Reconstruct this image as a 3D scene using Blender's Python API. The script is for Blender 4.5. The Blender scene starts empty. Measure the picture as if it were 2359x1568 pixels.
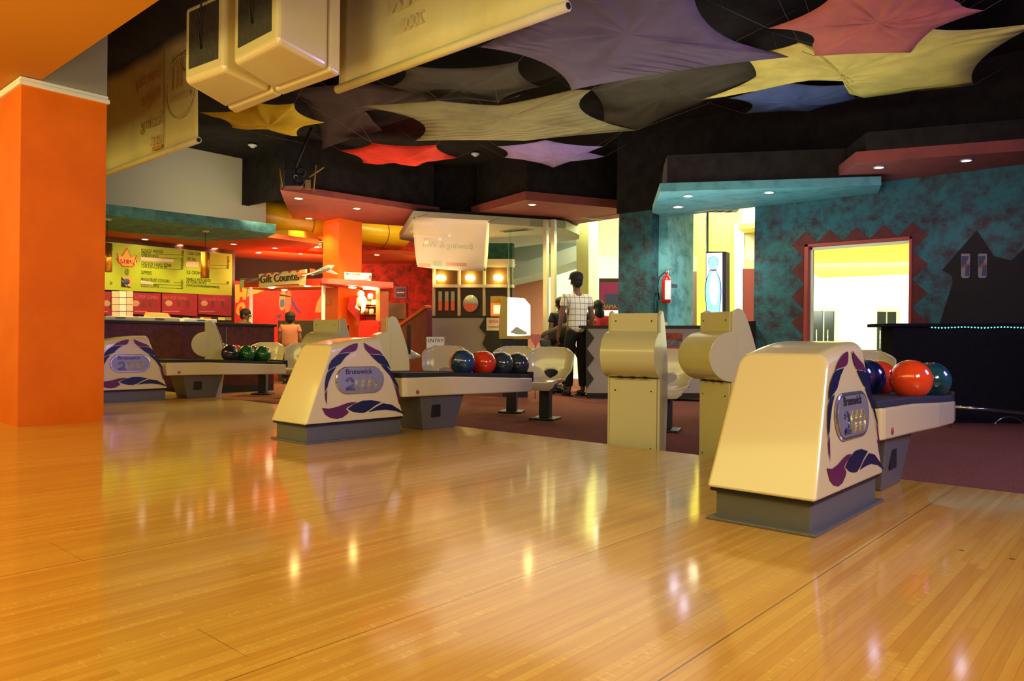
import bpy, bmesh, math, random
from mathutils import Vector, Matrix
random.seed(7)
SC = bpy.context.scene
COL = SC.collection
R = math.radians
# ------------------------------------------------------------------ camera
F_PX = 1714.4; HD, PT, RL = R(41.466), R(0.044), R(0.6257); CH = 0.72
FW = Vector((-math.sin(HD)*math.cos(PT), math.cos(HD)*math.cos(PT), math.sin(PT)))
_r = Vector((math.cos(HD), math.sin(HD), 0)); _u = _r.cross(FW)
RT = math.cos(RL)*_r + math.sin(RL)*_u
UP = -math.sin(RL)*_r + math.cos(RL)*_u
CP = Vector((0, 0, CH))
cam = bpy.data.cameras.new('camera'); camo = bpy.data.objects.new('camera', cam); COL.objects.link(camo)
cam.sensor_width = 36; cam.lens = 36*F_PX/2359; cam.clip_start = .05; cam.clip_end = 200
camo.matrix_world = Matrix((( RT.x, UP.x, -FW.x, CP.x), (RT.y, UP.y, -FW.y, CP.y), (RT.z, UP.z, -FW.z, CP.z), (0, 0, 0, 1)))
SC.camera = camo
SC.view_settings.view_transform = 'Standard'; SC.view_settings.look = 'None'; SC.view_settings.gamma = 1
SC.view_settings.use_curve_mapping = False; SC.view_settings.exposure = 1.25
w = bpy.data.worlds.new('world'); SC.world = w; w.use_nodes = True
w.node_tree.nodes['Background'].inputs[0].default_value = (1, .86, .42, 1); w.node_tree.nodes['Background'].inputs[1].default_value = .30

def srgb(c):
    return tuple(((x/255)/12.92 if x/255 <= .04045 else ((x/255+.055)/1.055)**2.4) for x in c)
def area(name, loc, target, sx, sy, power, c, spread=180):
    l = bpy.data.lights.new(name, 'AREA'); l.shape = 'RECTANGLE'; l.size = sx; l.size_y = sy; l.energy = power; l.color = srgb(c); l.spread = R(spread)
    o = bpy.data.objects.new(name, l); COL.objects.link(o); o.location = loc
    o.rotation_euler = (Vector(target)-Vector(loc)).to_track_quat('-Z', 'Y').to_euler(); return o
def spot(name, loc, target, power, c, ang=100, blend=.6, rad=.04):
    l = bpy.data.lights.new(name, 'SPOT'); l.energy = power; l.color = srgb(c); l.spot_size = R(ang); l.spot_blend = blend; l.shadow_soft_size = rad
    o = bpy.data.objects.new(name, l); COL.objects.link(o); o.location = loc
    o.rotation_euler = (Vector(target)-Vector(loc)).to_track_quat('-Z', 'Y').to_euler(); return o
WARM = (255, 241, 140)
area('lane_lamp', (-2.6, -.2, 2.70), (-3.2, 3.0, 0), 8, 1.6, 80, WARM)
area('lane_lamp', (-8.2, -.2, 2.70), (-7.6, 3.0, 0.), 3.5, 1.6, 47, WARM)
area('ceiling_fill', (-4.6, 6.6, 2.25), (-4.6, 6.6, 3.9), 6, 3.4, 20, (255, 236, 214))  # unseen uplight added to brighten the ceiling fabric, no fixture there
area('ceiling_fill', (-9.6, 7.6, 1.9), (-9.8, 7.9, 3.9), 2.4, 2.4, 16, (255, 232, 190))  # added upward fill for the ceiling and canopies on the snack side
area('ceiling_fill', (-3.9, 8.2, 1.5), (-3.9, 8.6, 3.9), 2.6, 1.2, 11, (220, 240, 255))  # added upward fill under the teal canopy, not a room lamp
area('bowlers_lamp', (-6.6, 8.0, 3.3), (-6.6, 6.0, 0), 5, 3, 30, (255, 228, 190))
area('floor_bounce_fill', (-4.6, .3, 1.1), (-5.2, 3.2, 2.9), 2.4, 1.0, 7, (255, 232, 150), 130)  # added uplight standing in for floor bounce on monitors and banners
area('side_fill', (2.4, 1.6, 2.5), (-3.2, 3.6, .4), 1.6, 1.0, 58, (246, 232, 246))  # added fill from the right to lift the hood sides
area('blacklight', (1.8, 6.4, 2.3), (-1.4, 4.6, .5), 1.2, 1.0, 44, (160, 145, 255))
area('food_lamp', (-11.9, 5.2, 2.30), (-12.6, 5.6, 0), 1.2, 4, 50, (255, 225, 140))
area('kiosk_lamp', (-12.9, 8.3, 2.3), (-14.6, 8.9, 1.2), 1.5, 1.2, 60, (255, 200, 130))
area('bulkhead_fill', (-10.6, 5.6, 2.75), (-12.35, 7.0, 3.1), 1.0, .4, 7, (255, 232, 190))  # added fill that brightens the pale bulkhead, no fixture there
area('duct_fill', (-11.7, 10.0, 3.35), (-12.95, 9.8, 3.0), 4.0, .15, 16, (255, 235, 160))  # unseen fill added to make the yellow duct brighter
area('corridor_lamp', (-6.5, 14.5, 3.7), (-6.5, 15, 0), 7, 5, 520, (255, 252, 225))
area('corridor_lamp', (-5.5, 21.5, 3.2), (-7, 24.5, 1.5), 6, 3, 700, (255, 250, 235))

# ------------------------------------------------------------------ projection helpers (pixel of the photo -> point of the place)
def ray(px, py): return FW*F_PX + RT*(px-1179.5) - UP*(py-784)
def G(px, py, z=0.):
    d = ray(px, py); return CP + d*((z-CH)/d.z)
def DP(px, py, dep): return CP + ray(px, py)*(dep/F_PX)
def XP(px, py, x):
    d = ray(px, py); return CP + d*(x/d.x)
def YP(px, py, y):
    d = ray(px, py); return CP + d*(y/d.y)
ZF = -.08      # the concourse floor, one step below the approach
ZC = 3.9       # black ceiling

# ------------------------------------------------------------------ materials
_m = {}
def mat(name, c, rough=.5, metal=0., emit=None, es=0., coat=0., var=None, vs=8., vf=.5, bump=0., bs=40., trans=0., alpha=1., spec=.5, ior=1.45):
    if name in _m: return _m[name]
    m = bpy.data.materials.new(name); m.use_nodes = True; nt = m.node_tree; b = nt.nodes['Principled BSDF']
    b.inputs['Base Color'].default_value = (*srgb(c), 1); b.inputs['Roughness'].default_value = rough; b.inputs['Metallic'].default_value = metal
    b.inputs['Coat Weight'].default_value = coat; b.inputs['Coat Roughness'].default_value = .08
    b.inputs['Transmission Weight'].default_value = trans; b.inputs['Alpha'].default_value = alpha; b.inputs['IOR'].default_value = ior
    b.inputs['Specular IOR Level'].default_value = spec
    if emit: b.inputs['Emission Color'].default_value = (*srgb(emit), 1); b.inputs['Emission Strength'].default_value = es
    tc = nt.nodes.new('ShaderNodeTexCoord')
    if var:
        n = nt.nodes.new('ShaderNodeTexNoise'); n.inputs['Scale'].default_value = vs; n.inputs['Detail'].default_value = 6; n.inputs['Roughness'].default_value = .65
        nt.links.new(tc.outputs['Object'], n.inputs['Vector'])
        rp = nt.nodes.new('ShaderNodeValToRGB'); e = rp.color_ramp.elements
        e[0].position = max(0, vf-.12); e[0].color = (*srgb(var), 1); e[1].position = min(1, vf+.12); e[1].color = (*srgb(c), 1)
        nt.links.new(n.outputs['Fac'], rp.inputs['Fac']); nt.links.new(rp.outputs['Color'], b.inputs['Base Color'])
    if bump:
        n = nt.nodes.new('ShaderNodeTexNoise'); n.inputs['Scale'].default_value = bs; nt.links.new(tc.outputs['Object'], n.inputs['Vector'])
        bp = nt.nodes.new('ShaderNodeBump'); bp.inputs['Strength'].default_value = bump; bp.inputs['Distance'].default_value = .02
        nt.links.new(n.outputs['Fac'], bp.inputs['Height']); nt.links.new(bp.outputs['Normal'], b.inputs['Normal'])
    _m[name] = m; return m

def floor_mat():
    m = bpy.data.materials.new('maple_laminate'); m.use_nodes = True; nt = m.node_tree; L = nt.links.new; N = nt.nodes.new
    b = nt.nodes['Principled BSDF']
    tc = N('ShaderNodeTexCoord'); sp = N('ShaderNodeSeparateXYZ'); L(tc.outputs['Object'], sp.inputs[0])
    def M(op, a, b_=None, c_=None):
        n = N('ShaderNodeMath'); n.operation = op
        for i, v in enumerate((a, b_, c_)):
            if v is None: continue
            if isinstance(v, (int, float)): n.inputs[i].default_value = v
            else: L(v, n.inputs[i])
        return n.outputs[0]
    X, Y = sp.outputs[0], sp.outputs[1]
    bx = M('DIVIDE', X, .0275); bi = M('FLOOR', bx); fr = M('FRACT', bx)
    wn = N('ShaderNodeTexWhiteNoise'); wn.noise_dimensions = '1D'; L(bi, wn.inputs['W'])
    # board ends: each board is cut at its own offset
    yy = M('ADD', M('DIVIDE', Y, .95), M('MULTIPLY', wn.outputs['Value'], 9.)); yi = M('FLOOR', yy)
    wn2 = N('ShaderNodeTexWhiteNoise'); wn2.noise_dimensions = '2D'; cb = N('ShaderNodeCombineXYZ'); L(bi, cb.inputs[0]); L(yi, cb.inputs[1]); L(cb.outputs[0], wn2.inputs['Vector'])
    mp = N('ShaderNodeMapping'); mp.inputs['Scale'].default_value = (60, 2.2, 1); L(tc.outputs['Object'], mp.inputs[0])
    gn = N('ShaderNodeTexNoise'); gn.inputs['Scale'].default_value = 1.; gn.inputs['Detail'].default_value = 5; L(mp.outputs[0], gn.inputs['Vector'])
    mp3 = N('ShaderNodeMapping'); mp3.inputs['Scale'].default_value = (26, 75, 1); L(tc.outputs['Object'], mp3.inputs[0])
    fg = N('ShaderNodeTexNoise'); fg.inputs['Scale'].default_value = 1.; fg.inputs['Detail'].default_value = 3; L(mp3.outputs[0], fg.inputs['Vector'])
    flake = M('MULTIPLY', M('GREATER_THAN', fg.outputs['Fac'], .60), M('GREATER_THAN', wn2.outputs['Value'], .72))
    f = M('ADD', M('MULTIPLY', wn2.outputs['Value'], .40), M('MULTIPLY', gn.outputs['Fac'], .75))
    rp = N('ShaderNodeValToRGB'); e = rp.color_ramp.elements
    e[0].position = .2; e[0].color = (*srgb((196, 137, 36)), 1); e[1].position = .9; e[1].color = (*srgb((220, 173, 60)), 1)
    L(f, rp.inputs['Fac'])
    mx = N('ShaderNodeMix'); mx.data_type = 'RGBA'; mx.inputs[7].default_value = (*srgb((236, 190, 110)), 1); L(M('MULTIPLY', flake, .5), mx.inputs[0]); L(rp.outputs['Color'], mx.inputs[6])
    seamb = M('MULTIPLY', M('LESS_THAN', fr, .045), .35)
    s = seamb
    for sx, wd in ((-2.61, .0025), (-4.25, .0025), (-.81, .0025), (-1.48, .0016), (-5.9, .0025), (-7.5, .0025), (.5, .0025)):
        s = M('MAXIMUM', s, M('MULTIPLY', M('LESS_THAN', M('ABSOLUTE', M('SUBTRACT', X, sx)), wd), .75))
    for x0, x1, sy in ((-2.93, -2.61, .885), (-1.80, -1.56, .87)):
        s = M('MAXIMUM', s, M('MULTIPLY', M('MULTIPLY', M('LESS_THAN', M('ABSOLUTE', M('SUBTRACT', Y, sy)), .0016), .45), M('LESS_THAN', M('ABSOLUTE', M('SUBTRACT', X, (x0+x1)/2)), (x1-x0)/2)))
    # approach dots
    dx = M('SUBTRACT', M('FRACT', M('ADD', M('DIVIDE', X, .15), .13)), .5); dd = M('ADD', M('POWER', M('MULTIPLY', dx, .15), 2.), M('POWER', M('SUBTRACT', Y, 3.02), 2.))
    s = M('MAXIMUM', s, M('MULTIPLY', M('MULTIPLY', M('LESS_THAN', dd, .00008), M('GREATER_THAN', X, -.62)), .8))
    mx2 = N('ShaderNodeMix'); mx2.data_type = 'RGBA'; mx2.inputs[7].default_value = (*srgb((70, 36, 12)), 1); L(s, mx2.inputs[0]); L(mx.outputs[2], mx2.inputs[6])
    L(mx2.outputs[2], b.inputs['Base Color'])
    b.inputs['Roughness'].default_value = .42; b.inputs['Coat Weight'].default_value = .8; b.inputs['Coat Roughness'].default_value = .10
    bn = N('ShaderNodeTexNoise'); bn.inputs['Scale'].default_value = 3.; L(tc.outputs['Object'], bn.inputs['Vector'])
    bp = N('ShaderNodeBump'); bp.inputs['Strength'].default_value = .02; L(bn.outputs['Fac'], bp.inputs['Height']); L(bp.outputs['Normal'], b.inputs['Coat Normal'])
    return m

CREAM = mat('cream_fibreglass', (222, 206, 152), .28, coat=.6)
CONS = mat('greenish_cream_fibreglass', (196, 188, 136), .3, coat=.5)
PLAST = mat('cream_moulded_plastic', (208, 198, 156), .22, coat=.8)
GREYB = mat('grey_metal_base', (104, 104, 98), .42, .25)
NAVY = mat('navy_paint', (22, 24, 62), .35); MAROON = mat('maroon_paint', (96, 28, 70), .35)
CHROME = mat('chrome', (215, 215, 215), .18, 1.); SILVER = mat('silver_plaque', (150, 147, 148), .36, .4)
BLACK = mat('black_plastic', (24, 24, 26), .5); DARKG = mat('dark_grey_metal', (44, 46, 48), .45, .3)
RUB = mat('black_rubber_track', (34, 32, 30), .7)
RED = mat('red_button', (200, 40, 25), .3); GOLDL = mat('gold_lettering', (196, 184, 112), .3, .6); DKL = mat('dark_lettering', (60, 55, 75), .35, .4)
ORANGE = mat('orange_wall_paint', (240, 118, 4), .55, var=(228, 106, 4), vs=1.2, spec=.15)
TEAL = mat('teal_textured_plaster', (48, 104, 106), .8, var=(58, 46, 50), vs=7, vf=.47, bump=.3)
TEALS = mat('teal_plaster_canopy', (88, 150, 146), .8, var=(62, 118, 116), vs=5, vf=.4)
TEALC = mat('teal_grey_canopy', (92, 156, 150), .8, var=(70, 118, 114), vs=6)
REDS = mat('rose_red_canopy', (138, 68, 58), .8, var=(120, 58, 54), vs=4, vf=.4)
PALE = mat('pale_grey_plaster', (186, 182, 158), .8); PALEC = mat('grey_canopy_plaster', (170, 170, 148), .8, var=(150, 150, 132), vs=4, vf=.3)
DARK = mat('black_brown_paint', (44, 40, 36), .95, var=(34, 30, 28), vs=5, spec=.1)
CARPET = mat('maroon_brown_carpet', (136, 84, 66), .97, var=(116, 70, 58), vs=60, bump=.5, bs=300, spec=.1)
MARB = mat('maroon_laminate', (92, 34, 32), .4, var=(62, 24, 24), vs=16)
CEILOR = mat('orange_red_ceiling', (190, 84, 34), .7, var=(176, 66, 34), vs=1.5, vf=.45)
REDW = mat('red_mottled_plaster', (206, 40, 18), .75, var=(112, 34, 28), vs=6, vf=.50, bump=.2)
REDM = mat('bright_red_mural', (226, 40, 14), .6, var=(206, 30, 12), vs=3)
YEL = mat('yellow_duct_paint', (222, 172, 22), .35, coat=.3)
WHITE = mat('white_paint', (240, 240, 232), .7); YELW = mat('yellow_wall_paint', (250, 236, 90), .7)
GREYC = mat('grey_laminate', (172, 168, 152), .45); ZIG = mat('dark_zigzag_laminate', (54, 54, 52), .5, var=(42, 44, 44), vs=20)
GLASS = mat('clear_glass', (235, 250, 245), .02, trans=1., ior=1.05)

# ------------------------------------------------------------------ mesh helpers
def V3(p): return Vector(p)
class B:
    """collects shapes into one mesh with several materials"""
    def __init__(s): s.bm = bmesh.new(); s.ms = []
    def mi(s, m):
        if m not in s.ms: s.ms.append(m)
        return s.ms.index(m)
    def poly(s, pts, m):
        vs = [s.bm.verts.new(p) for p in pts]; f = s.bm.faces.new(vs); f.material_index = s.mi(m); return f
    def box(s, c, size, m, M=None):
        x, y, z = [v/2 for v in size]; c = V3(c); k = s.mi(m)
        vs = [c+Vector((a*x, b*y, d*z)) for a in (-1, 1) for b in (-1, 1) for d in (-1, 1)]
        if M: vs = [M @ v for v in vs]
        v = [s.bm.verts.new(p) for p in vs]
        for q in ((0, 1, 3, 2), (4, 6, 7, 5), (0, 4, 5, 1), (2, 3, 7, 6), (0, 2, 6, 4), (1, 5, 7, 3)):
            f = s.bm.faces.new([v[i] for i in q]); f.material_index = k
        return s
    def b2(s, p0, p1, m):
        p0, p1 = V3(p0), V3(p1); return s.box((p0+p1)/2, [abs(a) for a in (p1-p0)], m)
    def hull8(s, bot, top, m):
        """prism between two loops of equal length"""
        k = s.mi(m); a = [s.bm.verts.new(p) for p in bot]; b = [s.bm.verts.new(p) for p in top]; n = len(a)
        for i in range(n):
            f = s.bm.faces.new([a[i], a[(i+1) % n], b[(i+1) % n], b[i]]); f.material_index = k
        f = s.bm.faces.new(a[::-1]); f.material_index = k; f = s.bm.faces.new(b); f.material_index = k
        return s
    def prism(s, pts, off, m):
        off = V3(off); pts = [V3(p) for p in pts]; return s.hull8(pts, [p+off for p in pts], m)
    def tube(s, pts, r, m, n=10, caps=True):
        pts = [V3(p) for p in pts]; k = s.mi(m); rings = []
        rs = r if isinstance(r, (list, tuple)) else [r]*len(pts)
        for i, p in enumerate(pts):
            t = (pts[min(i+1, len(pts)-1)]-pts[max(i-1, 0)]).normalized()
            a = t.cross(Vector((0, 0, 1)));
            if a.length < .05: a = t.cross(Vector((1, 0, 0)))
            a.normalize(); b = t.cross(a)
            rings.append([s.bm.verts.new(p+rs[i]*(math.cos(2*math.pi*j/n)*a+math.sin(2*math.pi*j/n)*b)) for j in range(n)])
        for i in range(len(rings)-1):
            for j in range(n):
                f = s.bm.faces.new([rings[i][j], rings[i][(j+1) % n], rings[i+1][(j+1) % n], rings[i+1][j]]); f.material_index = k; f.smooth = True
        if caps:
            f = s.bm.faces.new(rings[0][::-1]); f.material_index = k; f = s.bm.faces.new(rings[-1]); f.material_index = k
        return s
    def lathe(s, prof, c, m, n=24, axis=(0, 0, 1)):
        c = V3(c); q = Vector((0, 0, 1)).rotation_difference(V3(axis)); k = s.mi(m); rings = []
        for r, z in prof:
            if r < 1e-5: rings.append([s.bm.verts.new(c+q @ Vector((0, 0, z)))])
            else: rings.append([s.bm.verts.new(c+q @ Vector((r*math.cos(2*math.pi*j/n), r*math.sin(2*math.pi*j/n), z))) for j in range(n)])
        for a, b in zip(rings, rings[1:]):
            for j in range(n):
                u = [a[0]] if len(a) == 1 else [a[j], a[(j+1) % n]]; v = [b[0]] if len(b) == 1 else [b[(j+1) % n], b[j]]
                if len(u)+len(v) > 2: f = s.bm.faces.new(u+v); f.material_index = k; f.smooth = True
        return s
    def sphere(s, c, r, m, n=24, sc=(1, 1, 1)):
        k = s.mi(m); M = Matrix.Translation(V3(c)) @ Matrix.Diagonal((sc[0]*r, sc[1]*r, sc[2]*r, 1))
        g = bmesh.ops.create_uvsphere(s.bm, u_segments=n, v_segments=n//2, radius=1, matrix=M)
        for v in g['verts']:
            for f in v.link_faces: f.material_index = k; f.smooth = True
        return s
    def text(s, body, size, org, rt, up, m, ext=.002, align='LEFT', mirror=False, nrm_off=0., sq=1.):
        cu = bpy.data.curves.new('t', 'FONT'); cu.body = body; cu.size = size; cu.extrude = ext; cu.align_x = align; cu.resolution_u = 3
        ob = bpy.data.objects.new('t', cu); COL.objects.link(ob); dg = bpy.context.evaluated_depsgraph_get(); me = bpy.data.meshes.new_from_object(ob.evaluated_get(dg))
        COL.objects.unlink(ob); bpy.data.objects.remove(ob); k = s.mi(m); rt = V3(rt).normalized(); up = V3(up).normalized(); nn = rt.cross(up); org = V3(org)+nn*nrm_off
        sg = -sq if mirror else sq
        vs = [s.bm.verts.new(org+rt*(v.co.x*sg)+up*v.co.y+nn*v.co.z) for v in me.vertices]
        for p in me.polygons:
            try: f = s.bm.faces.new([vs[i] for i in p.vertices]); f.material_index = k
            except ValueError: pass
        bpy.data.meshes.remove(me); return s
    def done(s, name, parent=None, bev=0., seg=2, smooth=False, sub=0, solid=0., world=False, recalc=True):
        if recalc: bmesh.ops.recalc_face_normals(s.bm, faces=s.bm.faces[:])
        me = bpy.data.meshes.new(name); s.bm.to_mesh(me); s.bm.free()
        for m in s.ms: me.materials.append(m)
        o = bpy.data.objects.new(name, me); COL.objects.link(o)
        if smooth:
            for p in me.polygons: p.use_smooth = True
        if solid: md = o.modifiers.new('s', 'SOLIDIFY'); md.thickness = solid; md.offset = 0
        if bev: md = o.modifiers.new('b', 'BEVEL'); md.width = bev; md.segments = seg; md.limit_method = 'ANGLE'; md.angle_limit = R(35); md.harden_normals = False
        if sub: md = o.modifiers.new('u', 'SUBSURF'); md.levels = sub; md.render_levels = sub
        if parent:
            o.parent = parent
            if world: o.matrix_parent_inverse = parent.matrix_world.inverted()
        return o
def tag(o, label, cat, group=None, kind=None):
    if label: o['label'] = label
    if cat: o['category'] = cat
    if group: o['group'] = group
    if kind: o['kind'] = kind
    return o
def thing(name, label, cat, loc=(0, 0, 0), rz=0., group=None):
    o = bpy.data.objects.new(name, None); COL.objects.link(o); o.location = loc; o.rotation_euler = (0, 0, rz)
    o.matrix_world = Matrix.Translation(V3(loc)) @ Matrix.Rotation(rz, 4, 'Z'); o.empty_display_size = .1
    return tag(o, label, cat, group)
def struct(o): o['kind'] = 'structure'; return o
def dup(root, loc, rz, label):
    def cp(o, par):
        c = o.copy(); COL.objects.link(c)
        if par: c.parent = par
        for ch in o.children: cp(ch, c)
        return c
    r = cp(root, None); r.location = loc; r.rotation_euler = (0, 0, rz); r['label'] = label; return r
def move(o, loc, rz=0.): o.location = loc; o.rotation_euler = (0, 0, rz)
RV = Vector((math.cos(HD), math.sin(HD), 0))   # a horizontal direction, parallel to the picture, used for things that face the lanes obliquely

# ================================================================== SETTING
struct(B().b2((-14.5, -9, -.30), (3.2, 4.38, 0), floor_mat()).done('floor'))
b = B(); b.b2((-19, 4.38, -.30), (3.2, 13.0, ZF), CARPET); struct(b.done('floor'))
b = B(); b.b2((-19, 13.0, -.30), (3.2, 27.5, ZF), mat('corridor_tile', (225, 220, 205), .3)); struct(b.done('floor'))
b = B(); b.b2((-14.5, 4.385, ZF), (3.2, 4.40, -.002), mat('approach_edge_trim', (176, 160, 120), .4, .4)); struct(b.done('trim_1'))
struct(B().b2((-19, 1.2, ZC), (3.2, 13.5, ZC+.1), DARK).done('ceiling'))
# lowered orange soffit over the lanes
SOF = mat('amber_soffit_paint', (208, 132, 26), .7)
b = B(); b.b2((-14.5, -9, 2.77), (3.2, 1.955, 2.95), SOF); b.b2((-14.5, 1.90, 2.95), (3.2, 1.955, ZC), DARK); struct(b.done('ceiling'))
struct(B().b2((3.2, -9, -.3), (3.3, 13.5, ZC), DARK).done('wall_right'))
struct(B().b2((-19, -9.1, -.3), (3.2, -9, ZC), mat('lane_end_wall', (150, 110, 60), .8)).done('wall_front'))
# left pillar
t = thing('square_pillar', 'orange square pillar with white cap moulding beside the farthest ball return', 'pillar', (-7.1, 2.12, 0))
b = B(); b.b2((-7.6, 1.82, 0), (-6.80, 2.45, 2.70), ORANGE); b.done('shaft', t, world=True)
b = B(); b.b2((-7.62, 1.80, 2.70), (-6.78, 2.47, 2.735), WHITE); b.b2((-7.61, 1.81, 2.735), (-6.79, 2.46, 2.765), WHITE); b.done('cap_moulding', t, world=True, bev=.006)
b = B(); b.b2((-7.6, 1.956, 2.765), (-6.80, 2.45, ZC), mat('grey_plaster', (158, 154, 138), .85)); b.done('upper_shaft', t, world=True)

# side wall above the snack counter (pale bulkhead), food court ceiling, walls behind
b = B(); b.b2((-12.6, -1, 2.5), (-12.35, 7.17, ZC), PALE); struct(b.done('wall_left'))
b = B(); b.prism([(-17.5, 0, 2.42), (-11.35, 0, 2.42), (-11.35, 6.4, 2.42), (-11.45, 7.7, 2.42), (-12.45, 8.1, 2.42), (-12.45, 9.1, 2.42), (-11.6, 9.4, 2.42), (-11.15, 10.6, 2.42), (-11.15, 11.6, 2.42), (-17.5, 12.5, 2.42)], (0, 0, .08), CEILOR); struct(b.done('ceiling'))
b = B(); b.b2((-13.72, 0, ZF), (-13.6, 7.25, 2.42), MARB); struct(b.done('wall_left'))
h0 = DP(530, 700, 15.7); h1 = DP(748, 700, 16.7)
b = B(); b.prism([(h0.x, h0.y, ZF), (h1.x, h1.y, ZF), (h1.x, h1.y, 1.93), (h0.x, h0.y, 1.93)], (-.1, .1, 0), REDM)
b.prism([(h0.x, h0.y, 1.93), (h1.x, h1.y, 1.93), (h1.x, h1.y, 2.42), (h0.x, h0.y, 2.42)], (-.1, .1, 0), mat('dark_maroon_paint', (52, 26, 24), .9, var=(40, 24, 24), vs=4)); struct(b.done('wall_back'))
r0 = DP(740, 700, 16.9); r1 = DP(1010, 700, 16.4)
b = B(); b.prism([(r0.x, r0.y, ZF), (r1.x, r1.y, ZF), (r1.x, r1.y, 3.4), (r0.x, r0.y, 3.4)], (-.1, .12, 0), REDW); struct(b.done('wall_back'))
# teal wall on the right with window opening
WY = 9.64
X0, X1, Z0, Z1 = -3.52, -2.27, .66, 2.0
b = B()
b.b2((-4.19, WY, ZF), (X0, WY+.18, ZC), TEAL); b.b2((X1, WY, ZF), (3.2, WY+.18, ZC), TEAL)
b.b2((X0, WY, ZF), (X1, WY+.18, Z0), TEAL); b.b2((X0, WY, Z1), (X1, WY+.18, ZC), TEAL)
MB = mat('maroon_diamond_paint', (104, 46, 40), .85, var=(84, 38, 36), vs=9)
s_ = .165
def tri(*p): b.prism([(x, WY-.004, z) for x, z in p], (0, .003, 0), MB)
for i in range(4):
    z = Z1-.335*(i+1)
    tri((X0, z-s_), (X0, z+s_), (X0-s_, z)); tri((X1, z+s_), (X1, z-s_), (X1+s_, z))
for i in range(5):
    x = X0+i*.3125; tri((x-s_, Z1), (x+s_, Z1), (x, Z1+s_))
tri((X0, Z1), (X0-s_, Z1), (X0, Z1-s_)); tri((X1, Z1), (X1, Z1-s_), (X1+s_, Z1))
struct(b.done('wall_right'))
# mural on the teal wall: dark skyline silhouette with two drink cans
b = B()
mu = [(2165, 745), (2195, 650), (2193, 632), (2170, 622), (2250, 530), (2290, 590), (2330, 600), (2359, 572), (2372, 560), (2372, 745)]
b.prism([YP(x, y, WY-.010) for x, y in mu], (0, .006, 0), mat('dark_mural_paint', (34, 30, 28), .9, var=(28, 27, 27), vs=8))
CB = mat('can_blue', (52, 54, 92), .5); CS = mat('can_silver', (120, 116, 124), .5); CR = mat('can_red', (130, 60, 50), .5)
for cx in (2224, 2263):
    q = lambda x, y: YP(cx+x, y, WY-.018)
    b.prism([q(-10, 588), q(-9, 584), q(10, 584), q(11, 588), q(10, 636), q(7, 640), q(-7, 640), q(-10, 636)], (0, .006, 0), CS)
    b.prism([q(-9, 590), q(8, 590), q(-1, 614), q(-9, 616)], (0, -.002, 0), CB); b.prism([q(1, 612), q(10, 610), q(9, 635), q(-1, 635)], (0, -.002, 0), CB)
    b.prism([q(-9, 616), q(-2, 608), q(10, 606), q(4, 614)], (0, -.004, 0), CR)
tag(b.done('wall_mural'), 'dark painted mural with two drink cans on the teal wall', 'mural')
# window 1
b = B(); FR = mat('rust_red_frame', (170, 70, 58), .5); AL = mat('white_aluminium', (235, 238, 225), .3, .4)
for (a0, a1, c0, c1, m) in ((X0, X0+.05, Z0, Z1, FR), (X1-.03, X1, Z0, Z1, FR), (X0, X1, Z1-.035, Z1, FR)):
    b.b2((a0, WY-.02, c0), (a1, WY+.19, c1), m)
b.b2((X0+.05, WY+.06, Z0), (X0+.08, WY+.12, Z1-.035), AL); b.b2((X0+.05, WY+.06, Z1-.07), (X1-.03, WY+.12, Z1-.035), AL)
b.b2((X0, WY-.06, Z0-.05), (X1, WY+.20, Z0), mat('window_sill_stone', (188, 172, 120), .5))
w1 = struct(b.done('window_1', bev=.004))
b = B(); b.b2((X0+.08, WY+.085, Z0), (X1-.03, WY+.091, Z1-.07), GLASS); b.done('pane', w1)
# teal pillar left of the passage (part of the wall)
b = B(); b.b2((-6.35, WY, ZF), (-5.77, WY+.85, ZC), TEAL); struct(b.done('wall_back'))
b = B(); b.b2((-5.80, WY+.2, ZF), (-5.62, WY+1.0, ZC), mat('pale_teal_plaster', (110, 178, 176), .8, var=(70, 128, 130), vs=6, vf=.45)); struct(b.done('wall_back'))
# corridor shell behind, bright
b = B(); b.b2((-16, 26.5, ZF), (3, 26.6, 4.2), WHITE); b.b2((3, 9.9, ZF), (3.1, 26.5, 4.2), WHITE); b.b2((-16, 13.4, ZF), (-15.9, 26.5, 4.2), WHITE); struct(b.done('wall_back'))
b = B(); b.b2((-16, 10.55, 3.95), (3, 26.6, 4.05), WHITE); struct(b.done('ceiling'))
b = B(); c0 = DP(1846, 560, 12.2); 
b.prism([(-6.2, 13.5, 2.9), (3, 13.5, 2.9), (3, 25.8, 2.9), (-8.6, 25.0, 2.9)], (0, 0, .1), YELW); struct(b.done('ceiling'))
# far doors seen through the window
DF = mat('dark_door_glass', (30, 34, 32), .2)
for i, (px, ww) in enumerate(((1900, 56), (2045, 50))):
    t = struct(thing('door_%d' % (i+1), 'dark glazed double door in the far white corridor wall', None, (0, 0, 0)))
    p = DP(px-ww/2, 712, 24); q = DP(px+ww/2, 712, 24); off = V3((-.05, -.06, 0))
    b = B(); b.prism([(p.x, p.y, ZF), (q.x, q.y, ZF), (q.x, q.y, 1.9), (p.x, p.y, 1.9)], (.02, .03, 0), mat('door_frame_cream', (200, 196, 150), .5)); b.done('door_frame', t)
    for k in (0, 1):
        a = p.lerp(q, .08+.46*k)+off*.6; c = p.lerp(q, .46+.46*k)+off*.6
        b = B(); b.prism([(a.x, a.y, ZF), (c.x, c.y, ZF), (c.x, c.y, 1.8), (a.x, a.y, 1.8)], (.02, .02, 0), DF); b.done('door_leaf', t)
        mm = (a+c)/2+off*.5
        b = B(); b.tube([(mm.x, mm.y, .6), (mm.x, mm.y, 1.2)], .02, CHROME); b.done('handle', t)

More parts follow.
